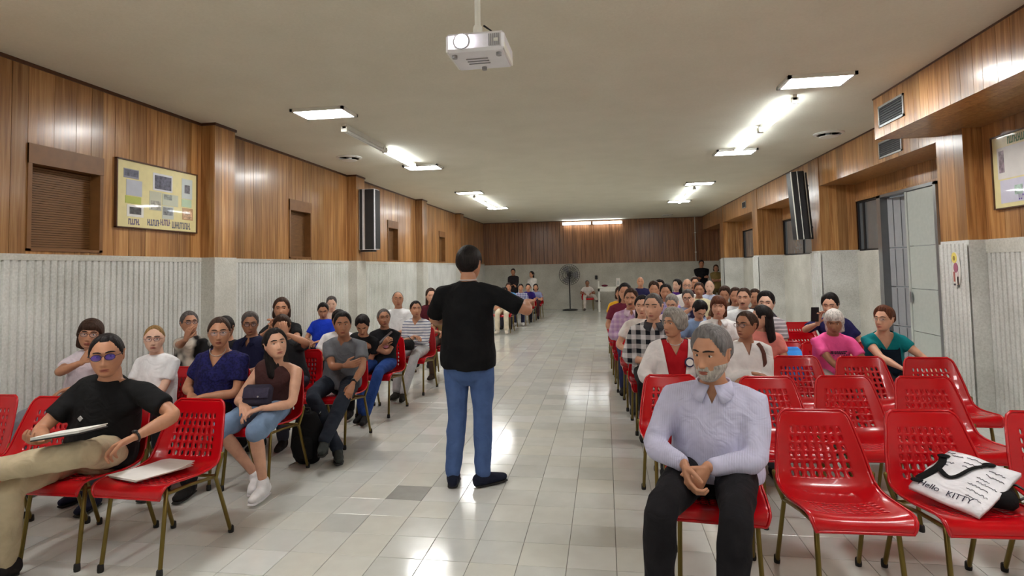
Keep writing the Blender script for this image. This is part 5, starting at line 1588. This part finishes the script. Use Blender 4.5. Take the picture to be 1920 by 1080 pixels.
for i in range(3):
    a0 = 2 * math.pi * i / 3
    vs = []
    for r in (.05, .15, .25, .33):
        for da, yy in ((-.42, -.05), (0, -.03), (.42, .0)):
            a = a0 + da * (1 if r > .06 else .6)
            for t in (0, .005):
                vs.append((r * math.cos(a), yy + t, 1.28 + r * math.sin(a)))
    fs = []
    for i_ in range(3):
        for j in range(2):
            p = lambda ii, jj, t: ii * 6 + jj * 2 + t
            fs.append((p(i_, j, 0), p(i_ + 1, j, 0), p(i_ + 1, j + 1, 0), p(i_, j + 1, 0)))
            fs.append((p(i_, j, 1), p(i_, j + 1, 1), p(i_ + 1, j + 1, 1), p(i_ + 1, j, 1)))
    G().add(vs, fs).obj('blade', M['grey_plastic'], e)
G().lathe([(.0, -.13), (.06, -.125), (.06, -.10)], 18, (0, 0, 1.28), 'y').obj('hub', M['grille'], e)

e = empty('white_table', (.19, 20.55, 0)); tag(e, 'narrow white table with raised end post near the back wall', 'table')
G().cbox((0, 0, .83), (.88, .5, .05), bev=.006).obj('table_top', M['white_metal'], e)
G().box(-.44, .44, -.245, -.225, .70, .81).obj('apron', M['white_metal'], e)
for x, y in [(-.41, -.22), (.41, -.22), (-.41, .22), (.41, .22)]:
    G().box(x - .03, x + .03, y - .025, y + .025, 0, .805).obj('leg', M['white_metal'], e)
G().box(-.44, -.39, -.24, -.20, .855, 1.06).obj('end_post', M['white_metal'], e)
e = empty('white_box', (.44, 20.5, .857)); tag(e, 'upright white carton on the far white table', 'carton')
G().cbox((0, 0, .145), (.13, .12, .28), bev=.004).obj('carton', M['paper'], e); G().box(-.04, .04, -.063, -.06, .06, .2).obj('label_panel', col((200, 204, 200)), e)
e = empty('table_bag', (-.02, 20.5, .857)); tag(e, 'small dark red bag lying on the far white table', 'bag')
G().ell((0, 0, .035), (.11, .07, .038)).obj('pouch', cloth_mat((110, 40, 60)), e, True)
G().tube([(-.06, 0, .05), (-.02, -.01, .11), (.05, 0, .13), (.07, 0, .06)], .008, 6).obj('handle', cloth_mat((210, 200, 200)), e, True)
e = empty('wall_pipe', (3.24, YB - .05, DADO - .05)); tag(e, 'thin pale pipe running up the back wall panelling', 'pipe')
G().tube([(0, 0, 0), (0, 0, ZC - DADO + .05)], .018, 10, rnd_cap=False).obj('conduit', M['stone_smooth'], e)
for z in (.3, 1.0):
    G().box(-.03, .03, -.022, .02, z, z + .03).obj('clip', M['white_metal'], e)
e = empty('wall_fitting', (-.317, YB - .046, 1.10)); tag(e, 'small black handset fixed to the back wall beside the fan', 'fitting')  # unidentified small black wall fitting, built as a plain box
G().cbox((0, -.02, .06), (.09, .04, .14), bev=.01).obj('fitting', M['black'], e); G().box(-.02, .02, -.045, -.038, .02, .05).obj('front_plate', M['grille'], e)

# ---------------------------------------------------------------- belongings
e = empty('lap_folder', (-2.68, 2.60, .768)); tag(e, 'white folder resting on the crossed legs of the black T-shirt', 'folder')
e.rotation_euler = (R(-5), R(-8), R(8))
G().cbox((0, 0, -.006), (.25, .19, .006), bev=.001).obj('back_cover', M['black'], e)
G().cbox((-.004, 0, .002), (.245, .185, .009), bev=.001).obj('pages', M['paper'], e)
G().cbox((0, 0, .009), (.25, .19, .003), bev=.001).obj('front_cover', M['paper'], e)
e = empty('paper_sheaf', (-2.555, 2.985, .447)); tag(e, 'sheaf of white paper lying on the empty front-row chair', 'paper')
e.rotation_euler = (R(-4), 0, R(-14))
for i in range(3):
    n = 8; vs = []; fs = []
    for a in range(n + 1):
        for b in range(2):
            x = -.125 + .25 * b; y = -.17 + .34 * a / n
            z = .002 + i * .004 + max(0, (a / n - .55)) ** 2 * (.02 + .05 * i) * (1 if b else .5)
            for t in (0, .0022): vs.append((x + i * .006, y, z + t))
    for a in range(n):
        q = a * 4
        fs += [(q + 1, q + 3, q + 7, q + 5), (q, q + 4, q + 6, q + 2), (q, q + 1, q + 5, q + 4), (q + 2, q + 6, q + 7, q + 3)]
    fs += [(0, 2, 3, 1), (4 * n, 4 * n + 1, 4 * n + 3, 4 * n + 2)]
    G().add(vs, fs).obj('sheet', M['paper'], e)

# tote bag: a soft tilted quad leaning on the backrest
Lc, Fc, Rc, Bc = [np.array(p) for p in ((1.385, 3.06, .492), (1.535, 2.80, .468), (1.825, 3.00, .585), (1.63, 3.18, .632))]
e = empty('tote_bag', (1.58, 3.0, .46)); tag(e, 'white cloth tote bag with black printed writing and black straps', 'bag')
O = np.array([1.58, 3.0, .46])
def tote(u, v, h=0.0):
    p = Lc * (1 - u) * (1 - v) + Fc * u * (1 - v) + Rc * u * v + Bc * (1 - u) * v
    nrm = np.cross(Fc - Lc, Bc - Lc); nrm /= np.linalg.norm(nrm)
    puff = .020 * (1 - abs(2 * u - 1) ** 3) * (1 - abs(2 * v - 1) ** 3) + .004 * math.sin(9 * u + 5 * v) + .003 * math.sin(17 * v - 6 * u)
    return p + nrm * (puff + h) - O
n = 16; vs = []; fs = []
for i in range(n + 1):
    for j in range(n + 1):
        vs.append(tote(i / n, j / n))
for i in range(n + 1):
    for j in range(n + 1):
        a = tote(i / n, j / n); b = (Lc * (1 - i / n) * (1 - j / n) + Fc * i / n * (1 - j / n) + Rc * i / n * j / n + Bc * (1 - i / n) * j / n) - O
        vs.append(b * .6 + a * .4 - np.array([0, 0, .016]))
m_ = (n + 1) ** 2
for i in range(n):
    for j in range(n):
        a = i * (n + 1) + j; b = a + n + 1
        fs.append((a, b, b + 1, a + 1)); fs.append((m_ + a, m_ + a + 1, m_ + b + 1, m_ + b))
for i in range(n):
    a = i * (n + 1); fs.append((a, m_ + a, m_ + a + n + 1, a + n + 1))
    a = i * (n + 1) + n; fs.append((a, a + n + 1, m_ + a + n + 1, m_ + a))
    fs.append((i, i + 1, m_ + i + 1, m_ + i)); k_ = n * (n + 1) + i; fs.append((k_, m_ + k_, m_ + k_ + 1, k_ + 1))
bag = G().add(vs, fs).obj('bag_body', cloth_mat((234, 232, 238)), e, True)
def ribbon(pts, w=.016):
    P_ = catmull([(p[0], p[1]) for p in pts], 24)
    g = G().tube([tote(a, b, .007) for a, b in P_], [(w, .0035)] * 24, 8, side=(Rc - Fc) * .5 + (Fc - Lc) * .5)
    g.obj('strap', cloth_mat((14, 14, 16)), e, True)
ribbon([(.06, .16), (.10, .34), (.14, .50), (.10, .66), (.04, .78)])
ribbon([(.14, .50), (.34, .40), (.44, .44), (.52, .60), (.58, .80), (.62, .90)], .012)
for a, b in [(.06, .13), (.04, .80), (.62, .92)]:
    G().ell(tuple(tote(a, b, .006)), (.028, .022, .008)).obj('strap_end', cloth_mat((14, 14, 16)), e, True)
ink = col((40, 38, 60), .7)
def word(txt, u, v, size, du=(1, 0), dv=(0, 1)):
    cu = bpy.data.curves.new('lettering', 'FONT'); cu.body = txt; cu.size = size; cu.extrude = .0006
    cu.materials.append(ink)
    t_ = bpy.data.objects.new('tmp', cu); COL.objects.link(t_); bpy.context.view_layer.update()
    me = bpy.data.meshes.new_from_object(t_.evaluated_get(bpy.context.evaluated_depsgraph_get())); bpy.data.objects.remove(t_)
    o = bpy.data.objects.new('lettering', me); link(o, e)
    p0 = tote(u, v, .004); px = tote(u + du[0] * .12, v + du[1] * .12, .004) - p0; px /= np.linalg.norm(px)
    py = tote(u + dv[0] * .12, v + dv[1] * .12, .004) - p0; py = py - np.dot(py, px) * px; py /= np.linalg.norm(py)
    pz = np.cross(px, py)
    mt = Matrix.Identity(4)
    for i in range(3):
        mt[i][0], mt[i][1], mt[i][2], mt[i][3] = px[i], py[i], pz[i], p0[i] + pz[i] * .003
    o.matrix_local = mt
word('Hello', .10, .07, .042); word('KITTY', .50, .08, .040)
def squiggle(u0, u1, v, seed_):
    r_ = random.Random(seed_); pts = []
    m2 = int((u1 - u0) / .018) + 2
    for i in range(m2):
        f = i / (m2 - 1); pts.append(tote(u0 + (u1 - u0) * f, v + r_.uniform(-.016, .016), .0035))
    G().tube(pts, .0016, 4, rnd_cap=False).obj('printed_line', ink, e)
for i, (a, b, c) in enumerate([(.12, .30, .86), (.08, .26, .70), (.05, .22, .62), (.36, .62, .78), (.34, .56, .90), (.70, .92, .78), (.72, .95, .68), (.66, .82, .58), (.70, .96, .50), (.64, .90, .40), (.68, .94, .30), (.72, .92, .20), (.02, .14, .92), (.40, .50, .68)]):
    squiggle(a, b, c, i); 
e = empty('black_handbag', (1.70, 2.99, .458)); tag(e, 'soft black handbag tucked under the white tote bag', 'bag')
G().cbox((0, 0, .036), (.16, .20, .072), Matrix.Rotation(R(-25), 3, 'Z'), bev=.02).obj('bag_body', cloth_mat((16, 15, 18)), e, True)
G().tube([(.05, -.10, .05), (.10, -.09, .07), (.11, .02, .07), (.07, .09, .05)], .006, 6).obj('handle', M['black'], e, True)

e = empty('backpack', (-2.44, 4.53, 0)); tag(e, 'black backpack on the floor behind the chair of the brown sleeveless top', 'backpack')
b_ = G().tube([(0, 0, .055), (0, 0, .13), (0, .005, .28), (0, .01, .36)], [(.115, .075), (.14, .092), (.128, .085), (.09, .06)], 18, side=(1, 0, 0)).obj('bag_body', cloth_mat((18, 18, 20)), e, True)
G().tube([(0, -.075, .07), (0, -.08, .13), (0, -.07, .21)], [(.085, .03), (.095, .038), (.08, .03)], 14, side=(1, 0, 0)).obj('front_pocket', cloth_mat((22, 22, 24)), e, True)
G().tube([(-.03, 0, .40), (-.02, 0, .44), (.02, 0, .44), (.03, 0, .40)], .008, 6).obj('handle', M['black'], e, True)
for s in (-1, 1):
    G().tube([(s * .07, .08, .38), (s * .09, .13, .28), (s * .08, .12, .12), (s * .09, .08, .04)], [(.02, .006)] * 4, 8).obj('shoulder_strap', M['black'], e, True)

def on_lap(name, pt, size, rgb, label, cat='bag', rz=0, strap=True):
    e = empty(name, pt, R(rz)); tag(e, label, cat)
    b = G().cbox((0, 0, 0), size, Matrix.Rotation(R(-22), 3, 'X'), bev=min(size) * .3).obj('bag_body', cloth_mat(rgb), e, True)
    G().cbox((0, -size[1] * .5 - .002, size[2] * .16), (size[0] * .9, .014, size[2] * .5), Matrix.Rotation(R(-22), 3, 'X'), bev=.004).obj('flap', cloth_mat(tuple(int(c * 1.2) for c in rgb)), e, True)
    G().ell((.02, -size[1] * .5 - .016, 0), (.008, .006, .008)).obj('clasp', M['steel'], e, True)
    if strap:
        G().tube([(-size[0] * .46, 0, size[2] * .4), (-size[0] * .3, .03, size[2] * .75), (size[0] * .2, .04, size[2] * .8), (size[0] * .46, 0, size[2] * .4)], .006, 6).obj('strap', M['black'], e, True)
    return e
on_lap('shoulder_bag', (-2.47, 3.885, .68), (.20, .07, .15), (50, 46, 62), 'dark grey bag held against the brown sleeveless top', rz=10, strap=False)
on_lap('shoulder_bag', (-2.46, 6.93, .635), (.26, .09, .12), (20, 20, 22), 'black bag on the lap of the striped white blouse')
on_lap('shoulder_bag', (1.70, 5.82, .615), (.17, .09, .31), (60, 140, 226), 'bright blue bag upright on an empty chair seat', strap=False)
e = empty('phone', (2.085, 6.345, .985)); tag(e, 'black phone held up by the person in navy T-shirt', 'phone')
G().cbox((0, 0, .04), (.075, .010, .15), Matrix.Rotation(R(10), 3, 'X'), bev=.003).obj('case', M['black'], e)
G().ell((.02, .008, .09), (.008, .003, .008)).obj('camera_lens', M['steel'], e)

# prints, straps and badges worn by people
def strap_on(p, pts, rgb, w=.014, name='strap'):
    G().tube([p['front'](t, x, .014) for t, x in pts], [(w, .004)] * len(pts), 8, side=(1, 0, 0)).obj(name, cloth_mat(rgb), p['o'], True)
for s in (-1, 1):
    c0 = L15['front'](.52, s * .055, .004); G().ell(tuple(c0), (.038, .012, .030)).obj('print', cloth_mat((226, 160, 186)), L15['o'], True)
strap_on(L15, [(.93, .10), (.8, .06), (.62, .0), (.45, -.06), (.3, -.11)], (120, 116, 118))
strap_on(R3, [(.97, .080), (.90, .10), (.78, .118), (.62, .125), (.45, .125), (.3, .115)], (92, 58, 50), .016)
for k_, (t, x0, x1) in enumerate([(.60, -.07, .09), (.555, -.06, .08), (.51, -.03, .08)]):
    x = x0; r_ = random.Random(k_)
    while x < x1:
        w_ = r_.uniform(.008, .02); c0 = R4['front'](t, x + w_ / 2, .007)
        G().cbox(tuple(c0), (w_, .008, .010)).obj('print_stroke', cloth_mat((70, 50, 70)), R4['o']); x += w_ + .006
vs = []; fs = []; nn_ = 14
for i in range(nn_ + 1):
    t = -.02 + .70 * i / nn_; wx = .095 - .02 * (i / nn_)
    for j in range(9):
        x = -wx + 2 * wx * j / 8
        vs.append(R5['front'](t - (.22 * (1 - abs(x) / wx) if i == nn_ else 0), x, .019)); vs.append(R5['front'](t - (.22 * (1 - abs(x) / wx) if i == nn_ else 0), x, .010))
for i in range(nn_):
    for j in range(8):
        a = (i * 9 + j) * 2; b = a + 18
        fs.append((a, a + 2, b + 2, b)); fs.append((a + 1, b + 1, b + 3, a + 3))
G().add(vs, fs).obj('front_panel', cloth_mat((18, 34, 50)), R5['o'], True)
c0 = R2['front'](.60, .105, .026)
G().lathe([(.038, -.006), (.038, .004)], 20, tuple(c0), 'y').obj('badge_rim', cloth_mat((60, 64, 96)), R2['o'])
G().lathe([(.027, -.009), (.027, .0)], 20, tuple(c0), 'y').obj('badge_face', M['paper'], R2['o'])
c0 = L1['front'](.52, -.03, .006)
G().cbox(tuple(c0), (.022, .006, .022), Matrix.Rotation(R(45), 3, 'Y')).obj('logo', cloth_mat((180, 180, 180)), L1['o'])
nk = SP['N']
G().tube([nk + np.array([.064 * math.sin(a), .067 * math.cos(a), .020]) for a in np.linspace(0, 2 * math.pi, 25)], .0042, 6, rnd_cap=False).obj('neck_band', cloth_mat((220, 216, 222)), SP['o'], True)
